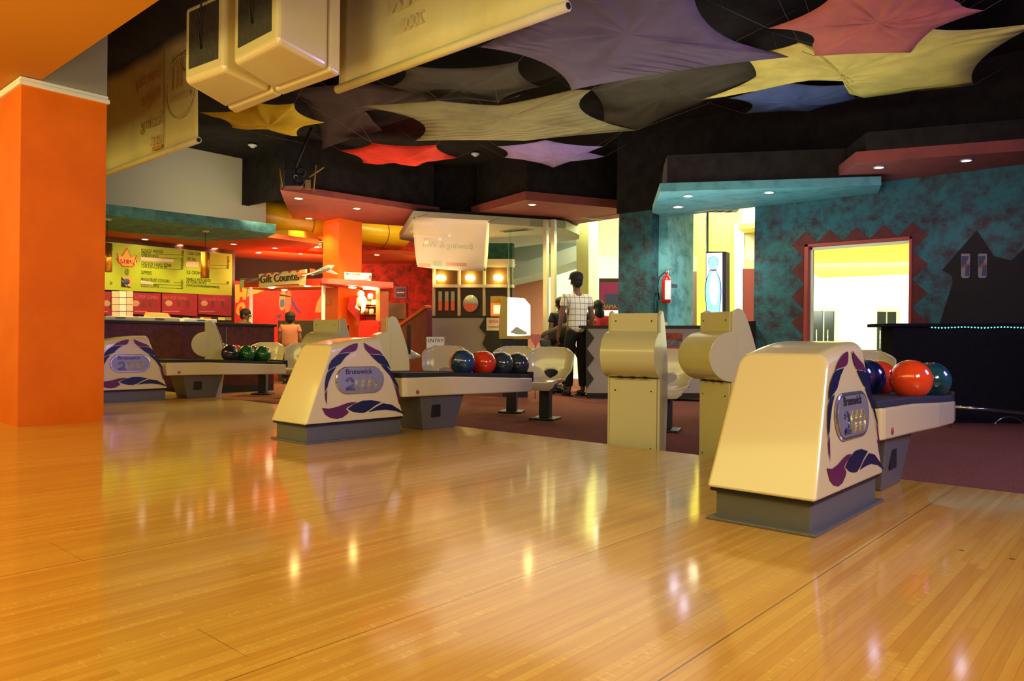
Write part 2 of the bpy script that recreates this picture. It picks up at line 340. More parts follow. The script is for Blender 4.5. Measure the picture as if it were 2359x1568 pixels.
# ------------------------------------------------------------------ soffit slabs with black bulkheads above
def slab(px, z, th, m, extra=(), up=None):
    pts = [G(x, y, z) for x, y in px]+[V3(e) for e in extra]
    b = B(); b.prism(pts, (0, 0, th), m)
    cx = sum((p for p in pts), Vector())/len(pts)
    ins = [(p+(cx-p).normalized()*.10)+Vector((0, 0, th)) for p in pts]
    b.hull8(ins, [Vector((p.x, p.y, up or ZC)) for p in ins], DARK)
    return struct(b.done('ceiling')), pts
slab([(645, 437), (958, 484), (1012, 490), (952, 522), (675, 503), (655, 464)], 3.0, .10, REDS)
slab([(1085, 494), (1210, 460), (1506, 487), (1425, 502), (1335, 515)], 3.0, .14, REDS, [(-9.6, 12.6, 3.0), (-11.6, 12.9, 3.0)])
slab([(920, 551), (952, 504), (1303, 526), (1335, 541)], 2.8, .14, PALEC, [(-9.0, 12.2, 2.8), (-12.4, 12.6, 2.8)], up=3.0)
slab([(1503, 490), (1520, 441), (2030, 426), (2016, 463)], 2.55, .10, TEALS, [(-2.75, 9.62, 2.55), (-5.5, 9.62, 2.55)], up=3.0)
slab([(1925, 410), (1972, 375), (2359, 347)], 2.68, .12, REDS, [(3.1, 9.3, 2.68), (3.1, 9.62, 2.68), (-2.9, 9.62, 2.68)], up=3.0)
# black bulkhead that joins the soffits to the ceiling
b = B()
pl = [(-12.35, 6.7), (-10.75, 6.75), (-10.3, 9.1), (-9.2, 10.4), (-6.9, 11.6), (-6.37, 9.6), (3.2, 9.6)]
for (x0, y0), (x1, y1) in zip(pl, pl[1:]):
    zb = 3.08 if x1 < -6.5 else (2.9 if x1 < -6 else 2.69)
    b.prism([(x0, y0, zb), (x1, y1, zb), (x1, y1, ZC), (x0, y0, ZC)], (0, .12, 0), DARK)
struct(b.done('wall_back'))
# teal canopy over the snack counter
b = B(); b.prism([(-10.95, 2.0, 2.36), (-10.52, 6.28, 2.36), (-11.15, 6.45, 2.36), (-12.34, 6.0, 2.36), (-12.34, 2.0, 2.36)], (0, 0, .15), TEALC); struct(b.done('ceiling', bev=.004))

# ================================================================== downlights
WLAMP = mat('warm_lamp_lens', (255, 225, 150), .4, emit=(255, 214, 130), es=80)
CLAMP = mat('cool_lamp_lens', (230, 230, 255), .4, emit=(215, 215, 255), es=25)
MLAMP = mat('dim_lamp_lens', (255, 240, 220), .4, emit=(255, 226, 190), es=9)
RING = mat('lamp_ring', (210, 205, 200), .3, .6)
def downlight(px, py, z, lens, label, group, r=.055, pw=0, col=WARM, lamp_t=None):
    p = G(px, py, z); t = thing('downlight', label, 'ceiling light', p, 0, group)
    b = B(); b.lathe([(r*1.0, 0), (r*1.35, -.001), (r*1.35, -.012), (r*1.0, -.014), (r*1.0, 0)], (0, 0, 0), RING, 20); b.done('trim_ring', t)
    b = B(); b.lathe([(0, -.009), (r, -.009), (r, -.002), (0, -.002)], (0, 0, 0), lens, 20); b.done('lens', t)
    if pw:
        tg = lamp_t or (p.x, p.y-.3, 0); spot('lamp', p+Vector((0, 0, -.03)), tg, pw, col, 130, .5, .05)
g = 'spotlights in the red canopy above the snack area'
downlight(688, 456, 3.0, WLAMP, 'warm spotlight nearest the projector, in the red canopy', g, pw=110)
downlight(822, 479, 3.0, WLAMP, 'warm spotlight farthest right in the red canopy by the snack area', g, pw=110)
downlight(712, 502, 3.0, CLAMP, 'white spotlight at the back edge of the red canopy above the yellow duct', g, pw=25)
g = 'downlights over the reception'
downlight(1226, 470, 3.0, WLAMP, 'bright warm spotlight in the middle red canopy', g, pw=130)
downlight(1442, 486, 3.0, CLAMP, 'small violet white downlight in the middle red canopy beside the teal pillar', g, .05)
downlight(1585, 450, 2.55, CLAMP, 'blue white downlight in the teal canopy, left one at its front edge', g, .05)
downlight(1562, 475, 2.55, CLAMP, 'brightest white spotlight in the teal canopy corner above the fire extinguisher', g, .055, pw=50, col=(255, 250, 235), lamp_t=(-5.3, 9.7, 0))
downlight(1772, 442, 2.55, MLAMP, 'cream downlight in the middle of the teal canopy', g, .05, pw=8, lamp_t=(-3.6, 9.3, 0))
downlight(2025, 384, 2.68, CLAMP, 'blue rimmed downlight at the left end of the right red canopy', g, .045, pw=5, col=(190, 190, 255))
downlight(2226, 368, 2.68, CLAMP, 'pinkish white downlight at the right of the right red canopy', g, .045, pw=5, col=(255, 200, 220))
downlight(1180, 568, 2.8, CLAMP, 'small bluish downlight in the grey canopy behind the hanging poster', g, .045)
FOOD = [(309, 556, 'above the crown logo of the menu board'), (334, 564-14, 'left of the pendant lamp near the menu heading'), (446, 549, 'at the front edge left of the pendant'), (400, 572, 'over the first price column'),
        (415, 563, 'behind the one over the first price column'), (495, 571, 'just right of the pendant lamp'), (538, 561, 'above the right end of the menu board'), (487, 577, 'behind the pendant cylinder'),
        (595, 581, 'beyond the end of the menu board'), (633, 570, 'over the gift counter, left'), (692, 583, 'over the gift counter, rear right'), (730, 568, 'beside the orange column'), (868, 586, 'right of the orange column by the red wall')]
for px, py, s in FOOD: downlight(px, py, 2.42, mat('food_lamp_lens', (255, 230, 200), .4, emit=(255, 225, 190), es=14), 'small downlight in the orange ceiling '+s, 'downlights in the orange snack ceiling', .05)
for px, py, s in ((758, 325, 'near the yellow fabric star'), (1095, 353, 'between the red and the lavender star'), (1485, 190, 'right of the purple fabric'), (582, 333, 'above the pale wall')):
    p = G(px, py, ZC-.02); b = B(); b.lathe([(0, -.05), (.03, -.05), (.045, -.03), (.07, -.02), (.075, 0), (0, 0)], p, mat('detector_white', (190, 196, 190), .5)); tag(b.done('smoke_detector'), 'round smoke detector on the black ceiling '+s, 'detector', 'smoke detectors on the black ceiling')

# food lighting of the menu board
for y in (4.7, 5.6, 6.4): spot('menu_lamp', (-12.9, y, 2.36), (-13.55, y, 1.5), 9, (255, 240, 120), 70, .8)

# ================================================================== ball returns
# hood side decals, traced as (y, z) on the hood's flat side; local origin = near right base corner (y 0 at the lane end)
def crop_yz(pts, k, ox, oy):
    out = []
    for u, v in pts:
        p = XP(ox+u/k, oy+v/k, -4.405); out.append((p.y-2.85, p.z))
    return out
K1 = (6.03, 640, 700); K2 = (3.024, 600, 720)
DEC = [
 (MAROON, crop_yz([(1110,545),(1060,548),(980,580),(900,630),(850,680),(815,708),(870,682),(950,670),(1030,665),(1075,650),(1100,620),(1110,580)], *K1)),
 (NAVY, crop_yz([(810,715),(740,780),(700,850),(683,930),(740,890),(800,865),(860,830),(930,740),(1010,675),(930,682),(860,692)], *K1)),
 (NAVY, crop_yz([(800,875),(740,900),(680,945),(655,1000),(635,1110),(630,1230),(645,1190),(668,1160),(690,1080),(740,970),(780,910)], *K1)),
 (MAROON, crop_yz([(630,1250),(632,1320),(650,1400),(660,1290),(665,1180)], *K1)),
 (MAROON, crop_yz([(1195,535),(1250,570),(1340,620),(1410,650),(1460,715),(1400,695),(1330,695),(1265,685),(1215,630),(1198,580)], *K1)),
 (NAVY, crop_yz([(1270,695),(1340,705),(1400,705),(1470,725),(1520,800),(1560,910),(1520,870),(1470,850),(1400,825),(1330,760)], *K1)),
 (NAVY, crop_yz([(1420,840),(1500,865),(1560,930),(1600,1010),(1650,1120),(1660,1190),(1600,1100),(1540,990),(1470,910)], *K1)),
 (MAROON, crop_yz([(1612,1130),(1650,1180),(1672,1290),(1655,1400),(1640,1310),(1625,1230)], *K1)),
 (MAROON, crop_yz([(413,662),(460,668),(520,655),(580,632),(620,622),(660,622),(590,660),(580,670),(600,690),(590,705),(555,730),(515,740),(470,733),(435,710)], *K2)),
 (NAVY, crop_yz([(590,670),(640,635),(700,612),(760,608),(830,622),(780,650),(740,680),(705,697),(670,697),(630,690)], *K2)),
 (NAVY, crop_yz([(840,630),(900,640),(950,672),(1000,712),(930,685),(860,675),(800,680),(735,692),(790,655)], *K2))]
def ball_return():
    t = thing('ball_return', 'x', 'ball return')
    Wd = .44
    b = B(); b.b2((-Wd+.03, .03, .006), (-.03, .86, .15), GREYB); b.b2((-Wd, 0, 0), (0, .89, .012), GREYB); b.done('base', t, bev=.003)
    # hood: tapered shell, rounded top corners (front profile lofted along y)
    def loop(y, z0, ztop, w0, w1, r=.055):
        # cross-section in x,z : bottom wide, top narrower with rounded corners
        pts = [(-Wd/2-w0/2, z0)]
        def cor(sx):
            o = []
            for i in range(7):
                a = R(90*i/6); o.append((sx*(w1/2-r+r*math.cos(a)), ztop-r+r*math.sin(a)))
            return o
        left = [(-Wd/2+x, z) for x, z in cor(-1)]; right = [(-Wd/2+x, z) for x, z in cor(1)][::-1]
        pts += left + right + [(-Wd/2+w0/2, z0)]
        return pts
    b = B(); bm = b.bm; k = b.mi(CREAM); k2 = b.mi(BLACK)
    lo = loop(0, .132, .68, .44, .375); hi = loop(0, .132, .735, .44, .375)
    def yat(z, front):   # sloping front and rear faces
        return (0.0+(z-.132)/(.68-.132)*.235) if front else (.87-(z-.132)/(.735-.132)*.215)
    n = 10; rings = []
    for j in range(n+1):
        s = j/n; ring = []
        for (xa, za), (xb, zb) in zip(lo, hi):
            ya, yb = yat(za, True), yat(zb, False)
            bow = 1-.0*(s)
            z = za+(zb-za)*(1-(1-s)**1.7) ; x = xa+(xb-xa)*s
            ring.append(bm.verts.new((x, ya+(yb-ya)*s, z)))
        rings.append(ring)
    m_ = len(lo)
    for a, c in zip(rings, rings[1:]):
        for i in range(m_-1):
            f = bm.faces.new([a[i], a[i+1], c[i+1], c[i]]); f.material_index = k
        f = bm.faces.new([a[-1], a[0], c[0], c[-1]]); f.material_index = k2
    f = bm.faces.new(rings[0][::-1]); f.material_index = k; f = bm.faces.new(rings[-1]); f.material_index = k
    b.done('hood', t, bev=.012, seg=3)
    b = B(); b.b2((-Wd+.012, .012, .118), (-.012, .858, .134), BLACK); b.done('hood_seal', t)
    def xside(z): return -(z-.132)/(.735-.132)*.0325
    b = B()
    for m, pts in DEC: b.poly([(xside(z)+.0022, y, z) for y, z in pts], m)
    d = b.done('swoosh_decal', t, recalc=False)
    # plaque
    cy, cz, hw, hh = .465, .425, .215, .098
    rt = V3((0, 1, 0)); upv = V3((-.0325, 0, .603)).normalized(); nn = rt.cross(upv); o = V3((xside(cz), cy, cz))
    def st(hw, hh, off, n=14):
        c = []; r = hh
        for i in range(n+1): a = R(-90+180*i/n); c.append(o+rt*(hw-r+r*math.cos(a))+upv*(r*math.sin(a))+nn*off)
        for i in range(n+1): a = R(90+180*i/n); c.append(o+rt*(-hw+r+r*math.cos(a))+upv*(r*math.sin(a))+nn*off)
        return c
    b = B(); b.hull8(st(hw, hh, 0), st(hw, hh, .004), SILVER)
    A, C_ = st(hw, hh, .004), st(hw-.006, hh-.006, .008); b.hull8(A, C_, mat('plaque_rim', (200, 198, 200), .2, .9)); b.hull8(st(hw-.014, hh-.014, .0085), st(hw-.015, hh-.015, .0095), SILVER)
    pq = b.done('plaque', t)
    b = B(); b.text('Brunswick', .056, o-rt*.135+upv*.045+nn*.010, rt, upv, DKL, .002); b.done('lettering', pq)
    b = B()
    def stroke(pts, off=.0105, r=.0022, m=GOLDL): b.tube([o+rt*x+upv*y+nn*off for x, y in pts], r, m, 6)
    for q, rr in enumerate((.046, .036, .026)):
        for cx in (-.015, .045, .105):
            stroke([(cx+rr*.82*math.cos(2*math.pi*i/24), -.026+rr*math.sin(2*math.pi*i/24)) for i in range(25)])
        a = [(-.100+rr*.8*math.cos(R(160-i*200/14)), -.018+rr*.85*math.sin(R(160-i*200/14))) for i in range(15)]
        stroke(a+[(-.135, -.070+q*.007), (-.055, -.070+q*.007)], m=mat('blue_chrome_lettering', (96, 98, 140), .25, .8))
    b.done('numerals', pq)
    # ball rack
    b = B(); sec = [(-.01, .86), (0.0, .90), (.018, 1.35), (.035, 1.8), (.030, 2.2), (.0, 2.40)]
    def zt(y): return .43-.005*max(0, y-.9)-.036*max(0, y-1.3)
    def zb(y): return .28-.018*max(0, y-1.2)
    bot, top = [], []
    for x, y in sec: bot.append((x, y, zb(y))); top.append((x, y, zt(y)))
    for x, y in reversed(sec): bot.append((-Wd-x, y, zb(y))); top.append((-Wd-x, y, zt(y)))
    b.hull8(bot, top, CREAM); rk = b.done('rack', t, bev=.012, seg=3)
    b = B(); tr = [(x-.012, y) for x, y in sec]
    A = [(x, y, zt(y)-.004) for x, y in tr]+[(-Wd-x, y, zt(y)-.004) for x, y in reversed(tr)]
    C_ = [(x-.006, y, zt(y)+.035) for x, y in tr]+[(-Wd-x+.006, y, zt(y)+.035) for x, y in reversed(tr)]
    b.hull8(A, C_, RUB); b.b2((-Wd+.01, 2.36, .345), (-.01, 2.43, .44), RUB); b.done('track', rk, bev=.008)
    b = B(); b.lathe([(0, .006), (.011, .004), (.013, 0), (0, 0)], (.004, 1.0, .315), RED, 16, (1, 0, 0)); b.lathe([(.013, .0), (.018, .004), (.019, -.002)], (.002, 1.0, .315), BLACK, 16, (1, 0, 0)); b.done('reset_button', rk)
    b = B(); b.lathe([(0, .003), (.005, .002), (.006, 0), (0, 0)], (.017, 1.5, .325), BLACK, 10, (1, 0, 0)); b.done('bolt', rk)
    b = B(); b.hull8([(-.08, 1.14, 0), (-.08, 1.49, 0), (-Wd+.08, 1.49, 0), (-Wd+.08, 1.14, 0)], [(-.035, 1.06, .30), (-.035, 1.56, .30), (-Wd+.035, 1.56, .30), (-Wd+.035, 1.06, .30)], GREYB)
    b.b2((-.062, 1.20, .10), (-.050, 1.30, .25), BLACK); b.done('pedestal', t, bev=.01)
    return t
br = ball_return()
UNITS = [(-.98, 2.82, 'cream ball return hood nearest the camera, holding the big orange ball'),
         (-4.39, 2.86, 'cream ball return in the middle of the picture, with silver plaque facing us'),
         (-8.62, 2.92, 'farthest cream ball return, partly hidden by the orange pillar')]
for i, (x, y, l) in enumerate(UNITS):
    o = br if i == 0 else dup(br, (0, 0, 0), 0, l)
    move(o, (x, y, 0)); o['label'] = l; o['group'] = 'ball returns on the approach'
# third unit's rack carries balls too
# ------------------------------------------------------------------ balls
def ballmat(n, c, v): return mat(n, c, .12, coat=.7, var=v, vs=14, vf=.5)
BM = dict(blue=ballmat('ball_blue_swirl', (44, 74, 104), (24, 44, 66)), navy=ballmat('ball_navy', (26, 34, 78), (16, 20, 44)), red=ballmat('ball_orange_red', (226, 62, 26), (206, 50, 22)), orange=ballmat('ball_orange', (240, 78, 30), (228, 66, 26)),
          grey=ballmat('ball_charcoal', (56, 66, 66), (34, 40, 42)), black=ballmat('ball_black', (30, 30, 30), (54, 50, 48)), green=ballmat('ball_green', (34, 112, 40), (16, 66, 22)), teal=ballmat('ball_dark_teal', (34, 84, 88), (20, 50, 58)), plum=ballmat('ball_plum', (82, 66, 76), (50, 40, 48)))
RB = .108
def ball(unit, x, y, c, label):
    ux, uy, _ = UNITS[unit]; z = .43-.005*max(0, y-.9)-.036*max(0, y-1.3)+.020+RB-.008
    b = B(); b.sphere((0, 0, 0), RB, BM[c], 32)
    o = b.done('bowling_ball'); o.location = (ux+x, uy+y, z); tag(o, label, 'bowling ball', 'bowling balls on the %s rack' % ('nearest', 'middle', 'farthest')[unit])
xa, xb = -.105, -.33
ball(0, -.075, 1.66, 'orange', 'large plain orange bowling ball in front on the nearest rack')
ball(0, xb, 1.74, 'navy', 'dark navy ball left of the big orange ball, farther back')
ball(0, xb, 1.28, 'navy', 'dark blue bowling ball half hidden by the nearest hood side')
ball(0, xb+.005, 1.51, 'navy', 'navy bowling ball touching the big orange ball on its left')
ball(0, xb, 1.97, 'red', 'orange red bowling ball behind the navy ones on the nearest rack')
ball(0, -.075, 2.12, 'teal', 'dark teal bowling ball right of the big orange ball')
ball(1, xa, 1.60, 'blue', 'streaky dark blue bowling ball in front on the middle rack')
ball(1, xb, 1.80, 'red', 'orange red bowling ball peeking out left of the streaky blue ball')
ball(1, xa, 1.86, 'red', 'bright orange red bowling ball right of the streaky blue ball')
ball(1, xb, 2.05, 'black', 'black bowling ball behind the bright orange red ball of the middle rack')
ball(1, xa, 2.09, 'grey', 'charcoal bowling ball second from the right end of the middle rack')
ball(1, xb, 2.28, 'grey', 'dark ball in the back row at the end of the middle rack')
ball(1, xa, 2.31, 'grey', 'charcoal bowling ball at the right end of the middle rack')
ball(2, xa, 1.68, 'black', 'black marbled bowling ball at the left on the farthest rack')
ball(2, xb, 1.88, 'red', 'orange ball peeking out behind the black one on the farthest rack')
ball(2, xa, 1.90, 'green', 'green bowling ball in the middle of the farthest rack')
ball(2, xb, 2.12, 'plum', 'plum bowling ball between the two green balls of the farthest rack')
ball(2, xa, 2.12, 'green', 'green bowling ball at the right end of the farthest rack')

# ================================================================== scoring consoles
def console():
    t = thing('scoring_console', 'x', 'scoring console')
    Wc = .38
    # side plate profile (y, z): y grows away from the lanes
    prof = [(0, 0), (0, .985), (.012, 1.01), (.045, 1.025), (.075, 1.015), (.095, .99), (.125, .92), (.158, .83), (.185, .74), (.205, .65), (.214, .56), (.216, .45), (.21, .32), (.185, .12), (.17, 0)]
    for sx in (-1, 1):
        b = B(); x = sx*Wc/2; b.prism([(x, y, z) for y, z in prof], (-sx*.02, 0, 0), CONS)
        b.done('side_plate', t, bev=.004)
    b = B(); b.b2((-Wc/2+.02, .03, .0), (Wc/2-.02, .06, .98), CONS); b.done('core_panel', t)
    b = B(); b.b2((-Wc/2+.0205, -.012, .875), (Wc/2-.0205, .06, 1.005), CONS)
    for sx in (-1, 1): b.lathe([(0, .004), (.006, .003), (.006, 0), (0, 0)], (sx*.13, -.012, .95), BLACK, 10, (0, -1, 0))
    b.done('top_panel', t, bev=.006)
    b = B(); n = 44; dr = [(0.03-.0, .875)]+[(-.168*math.sin(R(180*i/n)), .715+.160*math.cos(R(180*i/n))) for i in range(n+1)]+[(.03, .555)]
    b.prism([(-Wc/2-.003, y, z) for y, z in dr], (Wc+.006, 0, 0), CONS)
    b.done('drum', t, bev=.003)
    for sx in (-.09, 0, .09): b = B(); b.b2((sx-.016, -.045, .548), (sx+.016, -.012, .556), BLACK); b.done('vent_slot', t)
    b = B(); b.b2((-Wc/2+.0205, -.010, 0), (Wc/2-.0205, .03, .55), CONS)
    for sx in (-1, 1):
        for z in (.06, .46): b.lathe([(0, .003), (.006, .003), (.006, 0), (0, 0)], (sx*.13, -.010, z), BLACK, 10, (0, -1, 0))
    b.done('lower_panel', t, bev=.004)
    b = B(); b.tube([(-.02, .19, .66), (-.02, .24, .655), (-.02, .36, .64)], [.075, .06, .012], CONS, 14); b.done('handle_horn', t)
    b = B(); b.b2((-.13, .10, .62), (.13, .24, .66), CONS); b.b2((-.10, .235, .62), (.10, .24, .95), BLACK); b.done('keyboard_shelf', t)
    return t
cs = console()
for i, (x, y, rz, l) in enumerate([(-2.83, 4.50, 15, 'tall cream scoring console left of centre between the middle seats and the nearest hood'),
        (-2.245, 4.57, -31, 'cream scoring console directly behind the nearest hood, showing its round side'),
        (-6.72, 4.62, 12, 'cream scoring console behind the middle hood, left one with two screws on top'),
        (-5.72, 4.60, -30, 'cream scoring console behind the right side of the middle hood'),
        (-9.42, 4.64, -30, 'cream scoring console seen side on by the snack counter')]):
    o = cs if i == 0 else dup(cs, (0, 0, 0), 0, l)
    move(o, (x, y, ZF), R(rz)); o['label'] = l; o['group'] = 'scoring consoles at the edge of the approach'

# ================================================================== moulded seats
def seat():
    t = thing('bowling_chair', 'x', 'seat')
    b = B(); bm = b.bm; k = b.mi(PLAST); nu, nv = 40, 64
    # profile from the back's top down to the front lip of the pan : (y, z)
    cp = [(.25, .745), (.235, .70), (.215, .60), (.20, .50), (.18, .43), (.12, .385), (.02, .37), (-.10, .375), (-.19, .385), (-.235, .375), (-.25, .345), (-.245, .31)]
    wd = [(.0, .36), (.03, .46), (.10, .52), (.22, .50), (.36, .38), (.44, .36), (.55, .42), (.70, .46), (.85, .44), (.94, .36), (1., .26)]
    def cr(t_):
        s = t_*(len(cp)-1); i = min(int(s), len(cp)-2); f = s-i
        P = [Vector(cp[max(0, min(len(cp)-1, i+q))]) for q in (-1, 0, 1, 2)]
        return .5*((2*P[1])+(-P[0]+P[2])*f+(2*P[0]-5*P[1]+4*P[2]-P[3])*f*f+(-P[0]+3*P[1]-3*P[2]+P[3])*f**3)
    def wid(t_):
        for (a, wa), (c, wb) in zip(wd, wd[1:]):
            if t_ <= c: f = (t_-a)/(c-a); f = f*f*(3-2*f); return wa+(wb-wa)*f
        return wd[-1][1]
    g = []
    for j in range(nv+1):
        row = []
        v = j/nv; c = cr(v); w_ = wid(v)/2
        for i in range(nu+1):
            u = -1+2*i/nu; x = u*w_
            y = c.x; z = c.y; e = u*u
            if v < .40: y -= .075*e*e; z -= .05*e*e*(1-v/.40)
            else: z += .045*abs(u)**3*(1 if v < .9 else (1-v)*10)
            row.append([x, y, z, u, v])
        g.append(row)
    def hole(x, z): return (x/.078)**2+((z-.475)/(.034 if z > .475 else .062))**2+max(0, (.475-z))*abs(x)*160
    keep = [[bm.verts.new(p[:3]) for p in row] for row in g]; dele = []
    for j in range(nv):
        for i in range(nu):
            ps = [g[j][i], g[j][i+1], g[j+1][i+1], g[j+1][i]]; cx = sum(p[0] for p in ps)/4; cz = sum(p[2] for p in ps)/4
            if hole(cx, cz) < 1 and ps[0][4] < .5: continue
            f = bm.faces.new([keep[j][i], keep[j][i+1], keep[j+1][i+1], keep[j+1][i]]); f.material_index = k; f.smooth = True
    bmesh.ops.delete(bm, geom=[v for v in bm.verts if not v.link_faces], context='VERTS')
    for v in bm.verts:   # snap the ragged edge of the hole onto its outline
        if v.is_boundary and abs(v.co.x) < .12 and .39 < v.co.z < .53 and v.co.y > .15:
            for _ in range(6):
                h = hole(v.co.x, v.co.z); s = 1+(1/math.sqrt(max(h, .05))-1)*.5; v.co.x *= s; v.co.z = .475+(v.co.z-.475)*s
    b.done('shell', t, smooth=True, solid=.018, bev=0, sub=1, recalc=True)
    b = B(); b.b2((-.055, -.03, .02), (.055, .08, .36), DARKG); b.b2((-.13, -.12, 0), (.13, .16, .022), DARKG); b.b2((-.14, -.12, .34), (.14, .14, .362), DARKG); b.done('pedestal', t, bev=.008)
    return t
st_ = seat()
SEATS = [(-4.80, 5.95, 20, 'cream seat with open hole at the right end of the middle rack'),
 (-5.68, 5.30, 28, 'cream seat left behind the balls of the middle rack, below the ENTRY sign'),
 (-5.52, 6.25, 30, 'cream seat in the middle behind the balls of the middle rack'),
 (-9.72, 5.62, 40, 'cream seat behind the green balls in front of the snack counter'),
 (-9.12, 5.78, 30, 'cream seat with open hole between the green balls and the middle hood'),
 (-3.42, 5.98, 22, 'cream seat visible between the two tall consoles right of centre'),
 (-2.10, 7.25, 12, 'cream seat lit bluish behind the orange ball of the nearest rack'),
 (-2.68, 6.45, 12, 'cream seat almost hidden behind the nearest hood')]
for i, (x, y, rz, l) in enumerate(SEATS):
    o = st_ if i == 0 else dup(st_, (0, 0, 0), 0, l)
    move(o, (x, y, ZF), R(rz)); o['label'] = l; o['group'] = 'moulded seats at the scoring consoles'

# ================================================================== monitors and banners over the approach
MON = mat('cream_monitor_plastic', (226, 206, 160), .18, coat=.9)
def monitor(px, label):
    q = [G(x, y, z) for (x, y), z in zip(px, (2.6, 2.6, 2.52, 2.52))]   # near-left, near-right, far-right, far-left of the underside
    t = thing('overhead_monitor', label, 'monitor', tuple(sum(q, Vector())/4+Vector((0, 0, .0))), 0, 'overhead monitors facing the seats')
    h = .56; top = [p+Vector((0, 0, h)) for p in q]; top[2].z += .05; top[3].z += .05
    a = .80
    b = B(); m1 = [q[0], q[1], q[1].lerp(q[2], a), q[0].lerp(q[3], a)]; m2 = [top[0], top[1], top[1].lerp(top[2], a), top[0].lerp(top[3], a)]
    b.hull8(m1, m2, MON); b.done('housing', t, world=True, bev=.035, seg=4)
    b = B(); a2 = a+.012; m1 = [q[0].lerp(q[3], a2), q[1].lerp(q[2], a2), q[2], q[3]]; m2 = [top[0].lerp(top[3], a2), top[1].lerp(top[2], a2), top[2], top[3]]
    b.hull8(m1, m2, MON); b.done('screen_bezel', t, world=True, bev=.02, seg=3)
    b = B(); c = (q[2]+q[3]+top[2]+top[3])/4; b.prism([c+Vector((sx*.24, .01, sz*.19)) for sx, sz in ((-1, -1), (1, -1), (1, 1), (-1, 1))], (0, .01, 0), BLACK); b.done('screen', t, world=True)
    # dark rear vent on the lane side
    ex = (q[1]-q[0]); b = B(); f0 = q[0]+ex*.13; f1 = q[0]+ex*.87; y_ = Vector((0, -.004, 0))
    b.prism([f0+y_+Vector((0, 0, .09)), f1+y_+Vector((0, 0, .09)), f1+y_+Vector((0, 0, h-.05)), f0+y_+Vector((0, 0, h-.05))], (0, .012, 0), mat('vent_dark', (64, 56, 48), .7, var=(50, 42, 38), vs=30)); b.done('rear_vent', t, world=True)
    b = B(); c = (f0+f1)/2+Vector((0, -.01, .0))
    b.tube([c+Vector((-.02, 0, .2)), c+Vector((-.01, -.03, .34)), c+Vector((.06, -.03, .56)), c+Vector((.22, .03, .68))], .008, BLACK, 6)
    b.tube([c+Vector((.1, 0, .75)), c+Vector((.1, .2, 1.3))], .02, DARKG, 8); b.done('cable', t, world=True)
    b = B(); c = sum(q, Vector())/4; b.tube([c+Vector((0, 0, h)), Vector((c.x, c.y, ZC))], .03, DARKG, 10); b.done('ceiling_bracket', t, world=True)
monitor([(424, 192), (515, 160), (650, 222), (545, 263)], 'cream overhead monitor housing, the left and lower of the pair')
monitor([(536, 148), (640, 96), (785, 175), (652, 221)], 'cream overhead monitor housing, the right of the pair beside the big banner')
VIN = mat('cream_vinyl_banner', (236, 224, 170), .55, var=(222, 208, 150), vs=1.5, vf=.5)
INKR = mat('faded_red_ink', (216, 166, 120), .6); INKB = mat('faded_brown_ink', (184, 164, 112), .6); INKG = mat('faded_grey_ink', (214, 200, 150), .6); INKO = mat('faded_orange_ink', (216, 150, 70), .6)
BY = 3.37
def banner(x0, x1, z0, z1, label):
    t = thing('lane_banner', label, 'banner', ((x0+x1)/2, BY, z0), 0, 'banners hanging over the approach')
    b = B(); n = 24; bm = b.bm; k = b.mi(VIN); g = []
    for j in range(9):
        g.append([bm.verts.new((x0+(x1-x0)*i/n, BY+.012*math.sin(i*.9+j*.25), z0+.05+(z1-z0-.05)*j/8)) for i in range(n+1)])
    for j in range(8):
        for i in range(n): f = bm.faces.new([g[j][i], g[j][i+1], g[j+1][i+1], g[j+1][i]]); f.material_index = k; f.smooth = True
    b.done('sheet', t, world=True, solid=.004)
    b = B(); b.tube([(x0-.02, BY, z0+.03), (x1+.02, BY, z0+.03)], .032, VIN, 14)
    b.tube([(x1+.005, BY, z0+.03), (x1+.025, BY, z0+.03)], .02, BLACK, 12); b.done('hem_pole', t, world=True)
    b = B()
    for x in (x0+.1, x1-.1): b.tube([(x, BY, z1), (x, BY, ZC)], .006, DARKG, 6)
    b.done('hanger', t, world=True); return t
bl = banner(-9.6, -7.07, 2.60, 3.79, 'cream banner beside the orange pillar with faded reversed lettering showing through')
b = B(); rt = (1, 0, 0); up = (0, 0, 1)
for s, sz, x, z, m in (('Saturday', .19, -7.86, 3.42, INKR), ('Night', .19, -7.92, 3.20, INKR), ('Sizzling', .19, -7.82, 2.94, INKB), ('just', .19, -7.84, 2.74, INKR)):
    b.text(s, sz, (x+.02, BY-.022, z), rt, up, m, .001, 'LEFT', True)
b.b2((-7.80, BY-.019, 2.72), (-7.785, BY-.017, 3.68), INKB)
b.lathe([(.30, 0), (.32, 0), (.32, .003), (.30, .003), (.30, 0)], (-7.42, BY-.018, 3.22), INKG, 30, (0, -1, 0))
b.lathe([(.085, 0), (.11, 0), (.11, .003), (.085, .003), (.085, 0)], (-7.30, BY-.019, 3.45), INKB, 24, (0, -1, 0))
for x, m in ((-7.42, INKR), (-7.50, INKR), (-7.60, INKB)): b.b2((x, BY-.020, 3.22), (x+.022, BY-.017, 3.56), m)
b.b2((-7.62, BY-.021, 3.10), (-7.2, BY-.018, 3.14), INKG); b.b2((-8.05, BY-.020, 2.68), (-7.82, BY-.018, 2.72), INKO)
b.done('faded_print', bl, world=True)
brn = banner(-4.77, -2.60, 2.60, 3.79, 'big cream banner at the top of the picture right of the monitors')
b = B()
b.text('NEVER', .20, (-3.55, BY-.022, 3.02), rt, up, INKG, .001, 'LEFT', True); b.text('2000', .13, (-3.78, BY-.022, 2.86), rt, up, INKG, .001, 'LEFT', True)
b.done('faded_print', brn, world=True)
